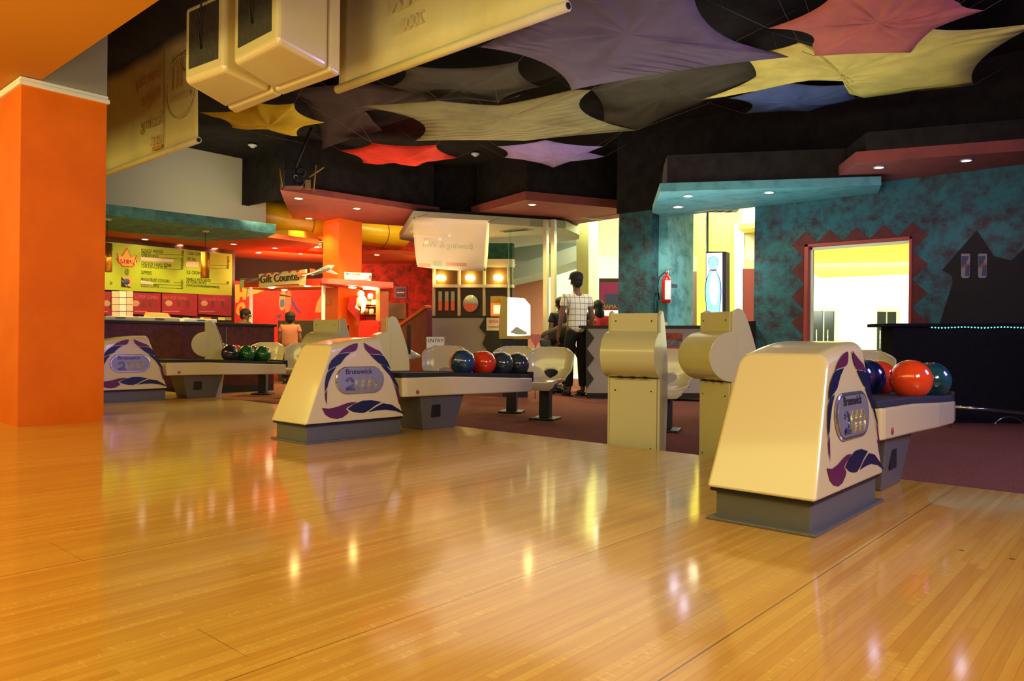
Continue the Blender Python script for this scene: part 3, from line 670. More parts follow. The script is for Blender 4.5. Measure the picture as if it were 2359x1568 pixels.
# hanging poster in front of the grey canopy
def hang_poster():
    d = 12.35
    P = lambda x, y, o=0.: DP(x, y, d-o)
    t = thing('hanging_poster', 'pale translucent vinyl poster hanging from the grey canopy in the middle', 'poster', P(1040, 560), 0)
    b = B(); bm = b.bm; HV = mat('translucent_poster_vinyl', (226, 204, 170), .5, emit=(255, 230, 180), es=.0); k = b.mi(HV); n = 20; g = []
    for j in range(11):
        f = j/10; x0 = 952+f*f*9; x1 = 1127-f*f*7; y0 = 499+115*f; y1 = 508+116*f
        g.append([bm.verts.new(P(x0+(x1-x0)*i/n, y0+(y1-y0)*i/n+3*math.sin(math.pi*i/n)*f, .05*math.sin(i*.4+f))) for i in range(n+1)])
    for j in range(10):
        for i in range(n): f_ = bm.faces.new([g[j][i], g[j][i+1], g[j+1][i+1], g[j+1][i]]); f_.material_index = k; f_.smooth = True
    b.done('sheet', t, world=True, solid=.003)
    e = (P(1127, 508)-P(952, 499)).normalized(); u = Vector((0, 0, 1)); o = lambda x, y: P(x, y, .16)
    b = B(); YI = mat('pale_yellow_ink', (236, 206, 120), .5); GI = mat('pale_green_ink', (176, 182, 142), .5); WI = mat('pale_white_ink', (238, 222, 190), .5); RI = mat('pale_red_ink', (220, 160, 120), .5)
    b.text('MONDAY & THURS', .062, o(1020, 539), e, u, YI, .001, 'LEFT', True); b.text('SPECIAL', .062, o(1000, 519), e, u, WI, .001, 'LEFT', True)
    b.text('ONCE IN NINE DAYS', .04, o(1004, 548), e, u, WI, .001, 'LEFT', True); b.text('Bowling & Win', .135, o(1090, 574), e, Vector((0, 0, 1)), GI, .001, 'LEFT', True)
    b.b2
    for x0, x1, y0, y1, m in ((998, 1018, 600, 612, GI), (1028, 1075, 604, 612, RI), (965, 992, 606, 614, RI)):
        b.prism([o(x0, y0), o(x1, y0+1), o(x1, y1+1), o(x0, y1)], FW*-.003, m)
    b.lathe([(0, 0), (.045, 0), (.045, .003), (0, .003)], o(982, 556), WI, 20, -FW); b.lathe([(0, 0), (.035, 0), (.035, .003), (0, .003)], o(1014, 549), WI, 20, -FW)
    b.lathe([(0, 0), (.04, .0), (.04, .003), (0, .003)], o(1037, 541), WI, 20, -FW)
    b.done('faded_print', t, world=True)
    b = B()
    for x, y in ((954, 502), (1125, 511), (1117, 621), (961, 612)): b.lathe([(.0, 0), (.012, 0), (.012, .004), (0, .004)], P(x, y, .14), BLACK, 10, -FW)
    b.done('eyelet', t, world=True)
    b = B()
    for x, y in ((954, 502), (1125, 511)): p = P(x, y); b.tube([p, p+Vector((-.05, .35, .12))], .004, DARKG, 5)
    b.done('hanging_cord', t, world=True)
hang_poster()

# ================================================================== stretch fabric on the ceiling
def fab(n, c, folds=0., ang=0., sc=3.):
    m = mat(n, c, .75, var=tuple(int(v*.86) for v in c), vs=2.2, vf=.45, bump=.25, bs=6, spec=.2)
    if folds:   # stretched folds as relief in the cloth
        nt = m.node_tree; N = nt.nodes.new; tc = [q for q in nt.nodes if q.type == 'TEX_COORD'][0]
        mp = N('ShaderNodeMapping'); mp.inputs['Rotation'].default_value = (0, 0, R(ang)); nt.links.new(tc.outputs['Object'], mp.inputs[0])
        wv = N('ShaderNodeTexWave'); wv.inputs['Scale'].default_value = sc; wv.inputs['Distortion'].default_value = 2.5; wv.inputs['Detail'].default_value = 2; wv.inputs['Detail Scale'].default_value = .6; nt.links.new(mp.outputs[0], wv.inputs['Vector'])
        ns_ = N('ShaderNodeTexNoise'); ns_.inputs['Scale'].default_value = .8; nt.links.new(tc.outputs['Object'], ns_.inputs['Vector'])
        rm = N('ShaderNodeMapRange'); rm.inputs[1].default_value = .48; rm.inputs[2].default_value = .62; nt.links.new(ns_.outputs['Fac'], rm.inputs[0])
        ml = N('ShaderNodeMath'); ml.operation = 'MULTIPLY'; nt.links.new(wv.outputs['Fac'], ml.inputs[0]); nt.links.new(rm.outputs[0], ml.inputs[1])
        bp = N('ShaderNodeBump'); bp.inputs['Strength'].default_value = folds; bp.inputs['Distance'].default_value = .05; nt.links.new(ml.outputs[0], bp.inputs['Height'])
        nt.links.new(bp.outputs['Normal'], nt.nodes['Principled BSDF'].inputs['Normal'])
    return m
def star(px, z, m, label, bow=.16, sag=.10, cords=True, bows=None):
    P = [G(x, y, z) for x, y in px]; c = sum(P, Vector())/len(P)
    t = thing('fabric_star', label, 'ceiling fabric', c, 0, 'stretched fabric shapes under the black ceiling')
    ns = 10; out = []
    for i, p in enumerate(P):
        q = P[(i+1) % len(P)]; L = (q-p).length; mid = (p+q)/2; dirc = (c-mid); dirc = dirc.normalized() if dirc.length > 1e-4 else Vector()
        bw = bows[i] if bows else bow
        for s in range(ns):
            f = s/ns; out.append(p.lerp(q, f)+dirc*(bw*L*4*f*(1-f))*(1 if f else 1))
    rings = [1., .8, .6, .4, .2]; b = B(); bm = b.bm; k = b.mi(m); R_ = []
    for r in rings:
        R_.append([bm.verts.new(c+(p-c)*r+Vector((0, 0, -sag*(1-r*r)+.012*math.sin(j*.8+r*5)*(1-r)*r*4))) for j, p in enumerate(out)])
    N_ = len(out)
    for a, d in zip(R_, R_[1:]):
        for j in range(N_): f = bm.faces.new([a[j], a[(j+1) % N_], d[(j+1) % N_], d[j]]); f.material_index = k; f.smooth = True
    cv = bm.verts.new(c+Vector((0, 0, -sag)))
    for j in range(N_): f = bm.faces.new([R_[-1][j], R_[-1][(j+1) % N_], cv]); f.material_index = k; f.smooth = True
    b.done('fabric', t, world=True, solid=.004)
    if cords:
        for p in P:
            d = (p-c); d.z = 0; d.normalize(); e = p+d*.6; e.z = min(ZC, z+.35); b = B(); b.tube([p, e], .0022, mat('pale_cord', (92, 84, 66), .8), 5); b.done('tie_cord', t, world=True)
YS = fab('yellow_stretch', (214, 182, 34)); RS = fab('red_stretch', (222, 52, 30)); OL = fab('olive_stretch', (142, 134, 84), .8, 70, 2.2); DOL = fab('dark_olive_stretch', (78, 72, 54)); PU = fab('purple_stretch', (98, 84, 106), 1., 20, 2.4); LA = fab('lavender_stretch', (168, 142, 190)); RO = fab('rose_stretch', (186, 104, 90)); YL = fab('lemon_stretch', (214, 200, 100), .7, 80, 2.2); BL = fab('blue_stretch', (84, 100, 138)); DM = fab('dark_maroon_stretch', (60, 44, 42))
star([(458, 258), (590, 236), (678, 238), (747, 282), (685, 313), (535, 294)], 3.55, YS, 'small mustard yellow fabric star under the monitors', .17)
star([(782, 346), (857, 329), (1005, 334), (1055, 363), (966, 381), (837, 375)], 3.5, RS, 'bright red fabric star', .13)
star([(825, 244), (1011, 232), (1148, 243), (1317, 207), (1362, 207), (1465, 300), (1207, 324), (957, 324)], 3.45, OL, 'large olive fabric shape in the middle of the ceiling', bows=[.03, .06, .06, .0, .22, .02, .03, .28], sag=.05)
star([(930, 150), (1195, 141), (1243, 200), (1150, 236), (990, 233), (900, 200)], 3.62, DOL, 'dark brown olive fabric above the large olive one', .12, sag=.04)
star([(1104, 108), (1260, 10), (1330, -90), (1620, -120), (1694, 96), (1818, 131), (1317, 207)], 3.4, PU, 'large greyish purple fabric with folds at the top', bows=[.05, .05, .05, .12, .05, .04, .16], sag=.05)
star([(1145, 337), (1257, 322), (1390, 337), (1352, 350), (1393, 360), (1274, 386), (1162, 363)], 3.5, LA, 'pale lavender fabric star', bows=[.08, .1, .04, .04, .12, .12, .15])
star([(1770, 65), (1908, 0), (1950, -90), (2180, -90), (2212, 8), (2266, 24), (2149, 67), (2097, 121), (1877, 129), (1872, 102)], 3.3, RO, 'rose pink fabric star at the top right', bows=[.10, .05, .08, .10, .15, .04, .04, .03, .0, .22], sag=.04)
star([(1612, 231), (1742, 176), (1711, 126), (1841, 98), (1890, 112), (2149, 67), (2400, 52), (2243, 196), (1990, 225), (1956, 216), (1990, 191), (1808, 187)], 3.42, YL, 'long lemon yellow fabric shape at the top right', bows=[.10, .06, .10, .0, .0, .12, .12, .02, .04, .0, .06, .12], sag=.03)
star([(1680, 226), (1808, 186), (1990, 191), (1973, 228), (1866, 258), (1715, 262)], 3.6, BL, 'slate blue fabric star below the lemon yellow one', bows=[.04, .14, .1, .04, .05, .25], sag=.04)
star([(1362, 205), (1500, 148), (1740, 130), (1742, 178), (1612, 240), (1470, 300), (1390, 280)], 3.72, DOL, 'dark olive fabric between the purple and the blue shapes', bows=[.0, .02, .02, .05, .04, .03, .05], sag=.02, cords=False)
star([(660, 205), (820, 190), (990, 200), (985, 235), (830, 250), (880, 300), (740, 345)], 3.72, DM, 'dark maroon fabric left of the large olive one', bows=[.02, .05, .02, .02, .05, .05, .08], sag=.02, cords=False)
b = B(); CD = mat('pale_cord', (92, 84, 66), .8)
for (x0, y0, x1, y1, l) in ((695, 230, 857, 329, 'from the monitors to the red fabric star'), (560, 300, 700, 330, 'right of the mustard star towards the bulkhead'), (1100, 232, 1210, 322, 'slanting across the middle of the olive fabric'), (1465, 300, 1640, 235, 'from the olive fabric tip to the lemon yellow tip')):
    tag(B().tube([G(x0, y0, 3.45), G(x1, y1, 3.7)], .0025, CD, 5).done('tension_wire'), 'thin pale cord '+l, 'cord', 'thin cords tensioning the ceiling fabric')

# ================================================================== helpers for upright planes
class PL:
    """vertical plane through two ground points (each given as pixel column + distance or as x, y)"""
    def __init__(s, a, b): s.a = V3((a[0], a[1], 0)); s.b = V3((b[0], b[1], 0)); s.e = (s.b-s.a).normalized(); s.n = Vector((s.e.y, -s.e.x, 0))
    def p(s, px, py, o=0.):
        d = ray(px, py); a = s.a+s.n*o; return CP+d*((a-CP).dot(s.n)/d.dot(s.n))
    def quad(s, b, px, m, th=.02, o=0.): b.prism([s.p(x, y, o) for x, y in px], -s.n*th, m); return b
    def rect(s, b, x0, y0, x1, y1, m, th=.02, o=0.): return s.quad(b, [(x0, y0), (x1, y0), (x1, y1), (x0, y1)], m, th, o)
    def text(s, b, t, size, px, py, m, o=.01, al='LEFT', ext=.002, sq=1.): return b.text(t, size, s.p(px, py, o), s.e, (0, 0, 1), m, ext, al, sq=sq)
def pd(px, d): p = DP(px, 784, d); return (p.x, p.y)
def base(px, d, z=ZF): p = DP(px, 784, d); return (p.x, p.y, z)

# ---------------------------------------------------------------- snack counter
CX = -10.35
t = thing('snack_counter', 'long dark maroon snack counter with black top at the left', 'counter', (CX-.3, 4, ZF))
ye = XP(632, 752, CX).y
b = B(); b.b2((CX-.5, 1.6, ZF), (CX, ye, .90), MARB); b.done('body', t, world=True)
b = B(); b.b2((CX-.55, 1.6, .90), (CX+.03, ye+.03, .94), BLACK); b.done('worktop', t, world=True, bev=.006)
b = B(); b.b2((CX-.45, 1.65, ZF), (CX+.012, ye-.02, ZF+.10), BLACK); b.done('kick_plate', t, world=True)
STEEL = mat('steel_cream', (200, 196, 168), .4, .2)
for x0, x1, yt, l, m in ((242, 312, 727, 'cream hot food cabinet at the left end of the snack counter top', STEEL), (318, 415, 729, 'long cream hot food cabinet on the snack counter', STEEL), (424, 500, 733, 'white low warming box on the snack counter behind the side-on console', WHITE)):
    pl_ = PL((CX-.15, 0), (CX-.15, 5)); b = B(); a = pl_.p(x0, 745); c = pl_.p(x1, 748); zt_ = pl_.p(x0, yt).z
    b.b2((CX-.48, a.y, .942), (CX-.15, c.y, zt_), m)
    t = thing('food_cabinet', l, 'food cabinet', ((CX-.3), (a.y+c.y)/2, .94), 0, 'cabinets on the snack counter'); b.done('body', t, world=True, bev=.01)
    b = B(); b.b2((CX-.149, (a.y+c.y)/2-.06, .97), (CX-.13, (a.y+c.y)/2+.06, .98), BLACK); b.done('handle', t, world=True)
b = B(); a = XP(340, 727, CX-.3); c = XP(388, 727, CX-.3); zz = XP(318, 729, CX-.15).z; b.hull8([(CX-.45, a.y, zz), (CX-.2, a.y, zz), (CX-.2, c.y, zz), (CX-.45, c.y, zz)], [(CX-.43, a.y+.02, zz+.07), (CX-.22, a.y+.02, zz+.06), (CX-.22, c.y-.04, zz+.06), (CX-.43, c.y-.04, zz+.07)], mat('cardboard', (206, 160, 90), .8))
tag(b.done('cardboard_box', bev=.006), 'flat brown cardboard box on top of the food cabinet', 'box')
# back wall: menu board, combo posters, tiles
MX = -13.53
mp = PL((MX, 0), (MX, 5))
GRN = mat('lime_green_board', (190, 200, 50), .45, var=(178, 190, 46), vs=2)
t = thing('menu_board', 'wide lime green menu board with prices and crown logo above the snack counter', 'menu board', tuple(mp.p(400, 620)))
b = B(); mp.quad(b, [(262, 558), (535, 585), (534, 681), (236, 667), (236, 556)], GRN, .05); b.done('board', t, world=True, bev=.004)
b = B(); INK = mat('dark_green_ink', (52, 58, 20), .5)
K3 = (7.466, 235, 550)
def q3(u, v): return (235+u/7.466, 550+v/7.466)
for s, sz, u, v in (('POTATO WEDGES', .085, 675, 218), ('SMILEYS', .085, 675, 262), ('ONION RINGS', .085, 675, 305), ('CHICKEN SHEEKH KEBAB', .085, 675, 440), ('CHICKEN LOLYPOPS', .09, 675, 492), ('SIPPERS', .10, 675, 605), ('FRESH FRUIT COOLERS', .09, 668, 722), ('COLD COFFEE', .09, 668, 825),
        ('30', .09, 1365, 245), ('35', .09, 1365, 300), ('45', .09, 1355, 365), ('50', .09, 1355, 415), ('60', .09, 1355, 470), ('60', .09, 1350, 525), ('25', .09, 1350, 752), ('30', .09, 1350, 800), ('25', .09, 1350, 858),
        ('COLD COFFEE WITH', .085, 1465, 268), ('ICE TEA', .085, 1465, 365), ('ICE CREAM', .10, 1455, 600), ('VANILLA WITH SAUCE', .085, 1450, 712), ('OF YOUR CHOICE', .085, 1450, 762), ('(CHOCOLATE/STRAWBERRY/MANGO)', .068, 1450, 815), ('30', .09, 2140, 778), ('25', .09, 2150, 350), ('30', .09, 2150, 405), ('15', .09, 2150, 462), ('20', .09, 2140, 515),
        ('30', .085, 140, 140), ('50', .085, 140, 200), ('35', .085, 135, 455), ('45', .085, 135, 505), ('60', .085, 130, 560), ('30', .085, 130, 785), ('@', .14, 385, 600)):
    x, y = q3(u, v); mp.text(b, s, sz*.90, x, y, INK, .004, sq=.60)
for u0, v0, u1, v1 in ((1140, 518, 1350, 525), (1230, 748, 1350, 755), (880, 780, 1350, 795), (1000, 835, 1350, 850), (1850, 765, 2140, 775), (1870, 505, 2140, 512), (1870, 450, 2150, 458), (880, 262, 1370, 275), (1000, 318, 1360, 345)):
    (x0, y0), (x1, y1) = q3(u0, v0), q3(u1, v1); mp.quad(b, [(x0, y0), (x1, y1), (x1, y1+.7), (x0, y0+.7)], INK, -.003, .003)
b.done('lettering', t, world=True)
b = B(); PK = mat('pink_paper_strip', (244, 206, 190), .6)
for q in ([(670, 310), (1230, 355), (1225, 405), (668, 370)], [(1445, 395), (1670, 400), (1665, 490), (1445, 480)], [(665, 712), (880, 745), (875, 790), (663, 770)]): mp.quad(b, [q3(*v) for v in q], PK, -.003, .006)
b.done('price_cover', t, world=True)
b = B(); LR = mat('logo_red', (222, 50, 30), .5); LO = mat('logo_orange', (244, 190, 70), .5)
cr_ = [(250, 240), (330, 290), (345, 275), (432, 145), (500, 310), (600, 275), (575, 370), (610, 375), (575, 440), (545, 450), (535, 485), (340, 475), (310, 430), (285, 415), (250, 330), (275, 325)]
mp.quad(b, [q3(*v) for v in cr_], LR, -.003, .005)
cx, cy = 430, 340; mp.quad(b, [q3(cx+(u-cx)*.88, cy+(v-cy)*.88+4) for u, v in cr_], LO, -.003, .009)
mp.quad(b, [q3(*v) for v in [(250, 335), (610, 375), (575, 438), (285, 412)]], LR, -.003, .013)
x, y = q3(285, 398); b.text('EAT ON', .12, mp.p(x, y, .018), mp.e-Vector((0, 0, .06)), (0, 0, 1), mat('logo_cream', (255, 236, 170), .5), .002, sq=.66)
mp.quad(b, [q3(*v) for v in [(335, 640), (515, 650), (500, 840), (330, 822)]], mat('logo_sticker_orange', (246, 170, 90), .5), -.003, .005)
mp.quad(b, [q3(*v) for v in [(335, 650), (500, 840), (330, 822)]], mat('logo_sticker_dark', (50, 20, 24), .5), -.003, .009)
for dx in (0, 40): mp.quad(b, [q3(*v) for v in [(345+dx, 720), (358+dx, 716), (440+dx, 818), (424+dx, 822)]], PK, -.003, .012)
sp_ = []
for i in range(18): a = 2*math.pi*i/18; r = (62 if i % 2 else 30); sp_.append(q3(428+r*math.cos(a)*1.1, 735+r*math.sin(a)))
mp.quad(b, sp_, LR, -.003, .013); b.lathe([(0, 0), (.05, 0), (.05, .003), (0, .003)], mp.p(*q3(423, 735), .018), mat('logo_blue', (60, 90, 160), .5), 16, tuple(mp.n))
b.done('logo', t, world=True)
# combo posters
CR_ = mat('combo_poster_red', (176, 44, 58), .5, var=(160, 38, 50), vs=3); CT = mat('combo_poster_ink', (214, 110, 116), .5); CF = mat('combo_food', (204, 150, 120), .6)
for i, (u0, u1, s, fx) in enumerate(((20, 175, '', 90), (540, 1010, 'LLYPOP COMBO', 580), (1030, 1640, 'NACHOS COMBO', 1150), (1655, 2225, 'CHEESY NACHO COMBO', 1760))):
    t = thing('combo_poster', ('dark red snack poster at the far left under the menu board', 'red lollypop combo poster under the menu board', 'red nachos combo poster under the menu board', 'red cheesy combo poster at the right end under the menu board')[i], 'poster', tuple(mp.p(*q3((u0+u1)/2, 1100))), 0, 'combo posters under the menu board')
    vt = 905+(u0/2225)*65; b = B(); mp.quad(b, [q3(u0, vt), q3(u1, vt+(u1-u0)*.03), q3(u1, 1330), q3(u0, 1290)], CR_, .02, .0); b.done('sheet', t, world=True)
    b = B()
    if s: mp.text(b, s, .088 if i < 3 else .070, *q3(u0+22, vt+100), CT, .004, sq=.62)
    for k in range(3):
        c = mp.p(*q3(fx+k*(u1-u0)*.28, 1110), .006)
        if k == 0: b.sphere(c, .07, CF, 12, (.05, 1, .8))
        else: b.b2((c.x-.002, c.y-.022, c.z-.06), (c.x+.002, c.y+.022, c.z+.05), mat('combo_cup', (120, 60, 50), .5))
    mp.rect(b, *q3(u0+20, 1240), *q3(u0+(u1-u0)*.5, 1255), CT, -.002, .003)
    b.done('print', t, world=True)
b = B(); 
for i, (u, c) in enumerate(((20, (60, 30, 40)), (60, (240, 190, 60)), (1150, (240, 130, 20)), (1270, (60, 40, 60)), (1390, (170, 170, 90)), (1510, (50, 40, 50)), (1560, (150, 50, 30)), (1690, (250, 240, 120)), (1760, (240, 140, 30)), (1880, (70, 40, 60)), (2000, (245, 235, 130)), (2110, (180, 160, 90)))):
    mp.quad(b, [q3(u, 1345), q3(u+115, 1350), q3(u+115, 1400), q3(u, 1395)], mat('tile_%d' % i, c, .3), .01)
tag(b.done('wall_tiling'), 'row of coloured wall tiles behind the snack counter', 'tiles')
t = thing('plastic_strips', 'three glossy pink and white plastic strips hanging behind the snack counter', 'plastic strips', tuple(XP(280, 700, MX+.05)))
for i, (u0, u1, m) in enumerate(((172, 292, PK), (298, 418, mat('white_gloss_strip', (250, 250, 245), .1, coat=1.)), (425, 538, PK))):
    b = B(); pl_ = PL((MX+.05, 0), (MX+.05, 5)); n = 5
    for k in range(4): pl_.quad(b, [q3(u0, 895+k*118), q3(u1, 900+k*118), q3(u1, 1010+k*118), q3(u0, 1005+k*118)], m, .03)
    b.done('strip', t, world=True, bev=.006)
# pendants
BRZ = mat('bronze_metal', (176, 112, 34), .32, .7)
for px, x_, l in ((472.5, -11.05, 'bronze cylinder pendant lamp in front of the menu board'), (246, -11.05, 'bronze cylinder pendant lamp beside the orange pillar, half hidden')):
    dz = 0 if px > 300 else 0; c = XP(px, 610, x_); z0 = XP(px, 640 if px > 300 else 626, x_).z; z1 = XP(px, 581 if px > 300 else 560, x_).z
    t = thing('pendant_lamp', l, 'pendant lamp', (c.x, c.y, z0), 0, 'pendant lamps at the snack counter')
    b = B(); b.lathe([(.050, 0), (.062, 0), (.062, z1-z0), (0, z1-z0), ], (0, 0, 0), BRZ, 24); b.done('lamp_shade', t)
    b = B(); b.tube([(0, 0, z1-z0), (0, 0, 2.36-z0)], .004, BLACK, 6); b.done('cord', t)
    b = B(); b.lathe([(0, 0), (.05, 0), (.055, .025), (0, .026)], (0, 0, 2.334-z0), mat('rose_cap', (190, 186, 160), .4), 16); b.done('ceiling_cap', t)

# curved rail and yellow duct
p0, p1 = V3((-12.95, 5.8, XP(700, 512, -12.95).z)), V3((-12.95, 13.0, XP(700, 512, -12.95).z)); dv = (p1-p0).normalized()
t = thing('air_duct', 'fat round yellow air duct under the ceiling of the snack area', 'air duct', p0)
b = B(); b.tube([p0, p1], .31, YEL, 40); b.done('pipe', t, world=True)
b = B()
for f in (.20, .36, .62): c = p0.lerp(p1, f); b.tube([c-dv*.012, c+dv*.012], .316, mat('duct_seam', (140, 96, 20), .5), 40)
b.done('seam_ring', t, world=True)
b = B(); c = p0.lerp(p1, .02); b.tube([c+Vector((.4, 0, .1)), c+dv*.5+Vector((.36, .0, .6))], .01, BLACK, 6); b.done('hanger_cable', t, world=True)
b = B(); a = PL(pd(648, 13.4), pd(748, 15.4)); a.quad(b, [(664, 530), (745, 535), (745, 556), (664, 551)], YEL, .25); a.quad(b, [(672, 546), (744, 552), (744, 555), (672, 549)], mat('duct_grille', (120, 84, 16), .6), -.01, .01); b.done('duct_outlet', t, world=True)
b = B(); pts = []
for i in range(21):
    x = 455+i*15; f = (x-455)/300.; d = 13.2+f*2.6; y = 543+ 26*math.sin(min(1, f*1.15)*math.pi*.55)-6*f*f*2
    pts.append(DP(x, y, d))
b.tube(pts, .012, mat('copper_rail', (196, 110, 60), .3, .7), 6); b.tube([p-Vector((0, 0, .06)) for p in pts], .008, mat('copper_rail', (196, 110, 60)), 6)
tag(b.done('curtain_track'), 'thin curved copper rail under the orange ceiling', 'rail')

# ---------------------------------------------------------------- hot dog mural and gift counter
hp = PL((h0.x, h0.y), (h1.x, h1.y))
t = thing('hot_dog_mural', 'red wall mural with yellow letters and a sausage figure behind the gift counter', 'mural', tuple(hp.p(650, 700)))
b = B(); YB = mat('mural_yellow', (240, 180, 60), .6); GB = mat('mural_green', (70, 130, 60), .6); DO = mat('mural_dark_outline', (90, 30, 16), .6)
K4 = 6.2079
def q4(u, v): return (540+u/K4, 600+v/K4)
hp.quad(b, [q4(*v) for v in [(90, 260), (155, 260), (200, 400), (180, 500), (120, 480), (80, 330)]], GB, -.004, .003)
hp.quad(b, [q4(*v) for v in [(5, 345), (70, 340), (75, 450), (110, 452), (115, 385), (178, 400), (165, 560), (120, 560), (115, 515), (78, 520), (60, 600), (12, 600)]], YB, -.004, .008)
def ell(cx, cy, rx, ry, rot=0, n=20): return [q4(cx+rx*math.cos(a)*math.cos(rot)-ry*math.sin(a)*math.sin(rot), cy+rx*math.cos(a)*math.sin(rot)+ry*math.sin(a)*math.cos(rot)) for a in [2*math.pi*i/n for i in range(n)]]
hp.quad(b, ell(90, 690, 62, 98, .35), YB, -.004, .006); hp.quad(b, ell(90, 690, 20, 36, .35), REDM, -.004, .011)
hp.quad(b, [q4(*v) for v in [(200, 390), (430, 420), (320, 470), (250, 490), (180, 520)]], YB, -.004, .004)
b.done('lettering', t, world=True)
b = B(); SA = mat('mural_sausage', (236, 110, 80), .6); BU = mat('mural_bun', (226, 150, 90), .6); SB = mat('mural_shirt_blue', (60, 110, 150), .6); PUR = mat('mural_purple', (90, 50, 130), .6)
hp.quad(b, ell(690, 570, 52, 145, .08), BU, -.004, .004); hp.quad(b, ell(765, 590, 48, 165, .1), SA, -.004, .007)
hp.quad(b, [q4(*v) for v in [(655, 560), (715, 550), (712, 660), (655, 670)]], SB, -.004, .010)
hp.quad(b, [q4(*v) for v in [(645, 480), (715, 490), (820, 515), (815, 525), (720, 512), (655, 505)]], mat('mural_black', (20, 16, 20), .6), -.004, .013)
hp.quad(b, [q4(*v) for v in [(812, 520), (850, 590), (900, 680), (960, 745), (930, 750), (860, 680), (815, 600)]], PUR, -.004, .010)
hp.quad(b, [q4(*v) for v in [(590, 800), (640, 770), (665, 760), (670, 800), (640, 830)]], PUR, -.004, .006); hp.quad(b, [q4(*v) for v in [(720, 745), (760, 780), (745, 850), (720, 840)]], PUR, -.004, .006)
hp.quad(b, [q4(*v) for v in [(1150, 740), (1180, 600), (1240, 490), (1240, 740)]], BU, -.004, .006)
b.done('sausage_figure', t, world=True)
kp = PL(pd(565, 14.4), pd(742, 13.7))
t = thing('gift_kiosk', 'gift counter kiosk with red roof on white posts', 'kiosk', base(655, 14.3))
b = B(); KR = mat('kiosk_red', (196, 44, 26), .5); a = [kp.p(x, y) for x, y in ((562, 647), (738, 640), (738, 655), (562, 662))]
a[0].z = a[1].z = (a[0].z+a[1].z)/2; a[2].z = a[3].z = a[0].z-.13
b.prism(a, -kp.n*.75, KR); b.done('roof', t, world=True)
b = B(); c = [p.copy() for p in (a[3], a[2])]; b.prism([c[0]+Vector((0, 0, -.002)), c[1]+Vector((0, 0, -.002)), c[1]-kp.n*.75+Vector((0, 0, -.002)), c[0]-kp.n*.75+Vector((0, 0, -.002))], (0, 0, -.02), mat('kiosk_soffit', (246, 190, 110), .5)); b.done('underside', t, world=True)
for px in (578, 745):
    p = kp.p(px, 700); b = B(); b.tube([(p.x, p.y, ZF), (p.x, p.y, a[3].z)], .035, WHITE, 14); b.done('post', t, world=True)
b = B(); DG = mat('kiosk_counter_dark', (72, 66, 54), .5); kp.rect(b, 640, 738, 738, 880, DG, .4, .0); b.done('counter', t, world=True)
for px, py in ((625, 662), (655, 667), (708, 658)):
    p = G(px, py, a[3].z-.02); b = B(); b.lathe([(0, -.015), (.05, -.012), (.06, 0), (0, 0)], p, mat('kiosk_lamp', (255, 240, 200), .3, emit=(255, 230, 180), es=14), 14); b.done('lamp', t, world=True)
t = thing('gift_counter_sign', 'cream Gift Counter sign with red zigzag pattern on the kiosk roof', 'sign', tuple(kp.p(650, 645, .08)))
sp = PL(pd(595, 14.1), pd(705, 13.4))
b = B(); SC_ = mat('sign_cream', (226, 214, 160), .5); sp.quad(b, [(596, 631), (704, 620), (700, 657), (596, 661)], SC_, .04); b.done('panel', t, world=True)
b = B(); SR = mat('sign_red', (206, 60, 40), .5); SG = mat('sign_green', (110, 150, 90), .5)
for x0 in (606, 622, 640, 662, 680): sp.quad(b, [(x0, 630.5-(x0-596)*.1), (x0+11, 629.5-(x0-596)*.1), (x0+5, 636-(x0-596)*.1)], SR if x0 != 640 else mat('sign_purple', (150, 70, 100), .5), -.004, .004)
sp.quad(b, [(618, 659), (690, 656), (688, 653), (640, 656)], SR, -.004, .004); b.done('pattern', t, world=True)
b = B(); e2 = (sp.p(703, 640)-sp.p(598, 649)).normalized(); b.text('Gift Counter', .21, sp.p(599, 652, .012), e2, (0, 0, 1), mat('sign_letter_dark', (64, 52, 44), .5), .006); b.done('lettering', t, world=True)
t = thing('model_airplane', 'silver model airplane with red tail on the kiosk roof beside the sign', 'model airplane', tuple(kp.p(735, 628)))
b = B(); A0, A1 = DP(715, 633, 13.4), DP(769, 612, 13.2); b.tube([A0, A0.lerp(A1, .15), A0.lerp(A1, .5), A0.lerp(A1, .85), A1], [.01, .03, .05, .045, .012], mat('plane_silver', (190, 190, 186), .25, .6), 12); b.done('fuselage', t, world=True)
b = B(); c = A0.lerp(A1, .45); b.prism([c, c+Vector((.1, .25, -.05)), c+Vector((.16, .25, -.05)), c+(A1-A0)*.25], (0, 0, .012), WHITE); b.prism([c, c+Vector((-.2, -.25, -.10)), c+Vector((-.13, -.25, -.1)), c+(A1-A0)*.25], (0, 0, .012), WHITE); b.done('wing', t, world=True)
b = B(); AR = mat('plane_red', (220, 90, 50), .4); b.prism([A0, A0+Vector((-.02, 0, .12)), A0+Vector((.08, .05, .10)), A0.lerp(A1, .25)], (.01, -.01, 0), AR); b.prism([A0.lerp(A1, .05), A0+Vector((-.25, -.14, .02)), A0+Vector((-.2, -.12, -.04)), A0.lerp(A1, .2)], (0, 0, .01), AR); b.done('tail', t, world=True)
t = thing('toy_airplane', 'small grey toy airplane standing left of the Gift Counter sign', 'toy airplane', tuple(sp.p(585, 645)))
b = B(); A0, A1 = DP(568, 652, 14.1), DP(597, 642, 14.0); b.tube([A0, A0.lerp(A1, .5), A1], [.015, .05, .03], mat('toy_grey', (130, 120, 100), .5), 10); b.done('fuselage', t, world=True)
b = B(); c = A0.lerp(A1, .5); b.prism([c, c+Vector((-.15, -.2, .03)), c+Vector((-.08, -.2, .03)), c+(A1-A0)*.3], (0, 0, .012), mat('toy_grey', (130, 120, 100))); b.done('wing', t, world=True)

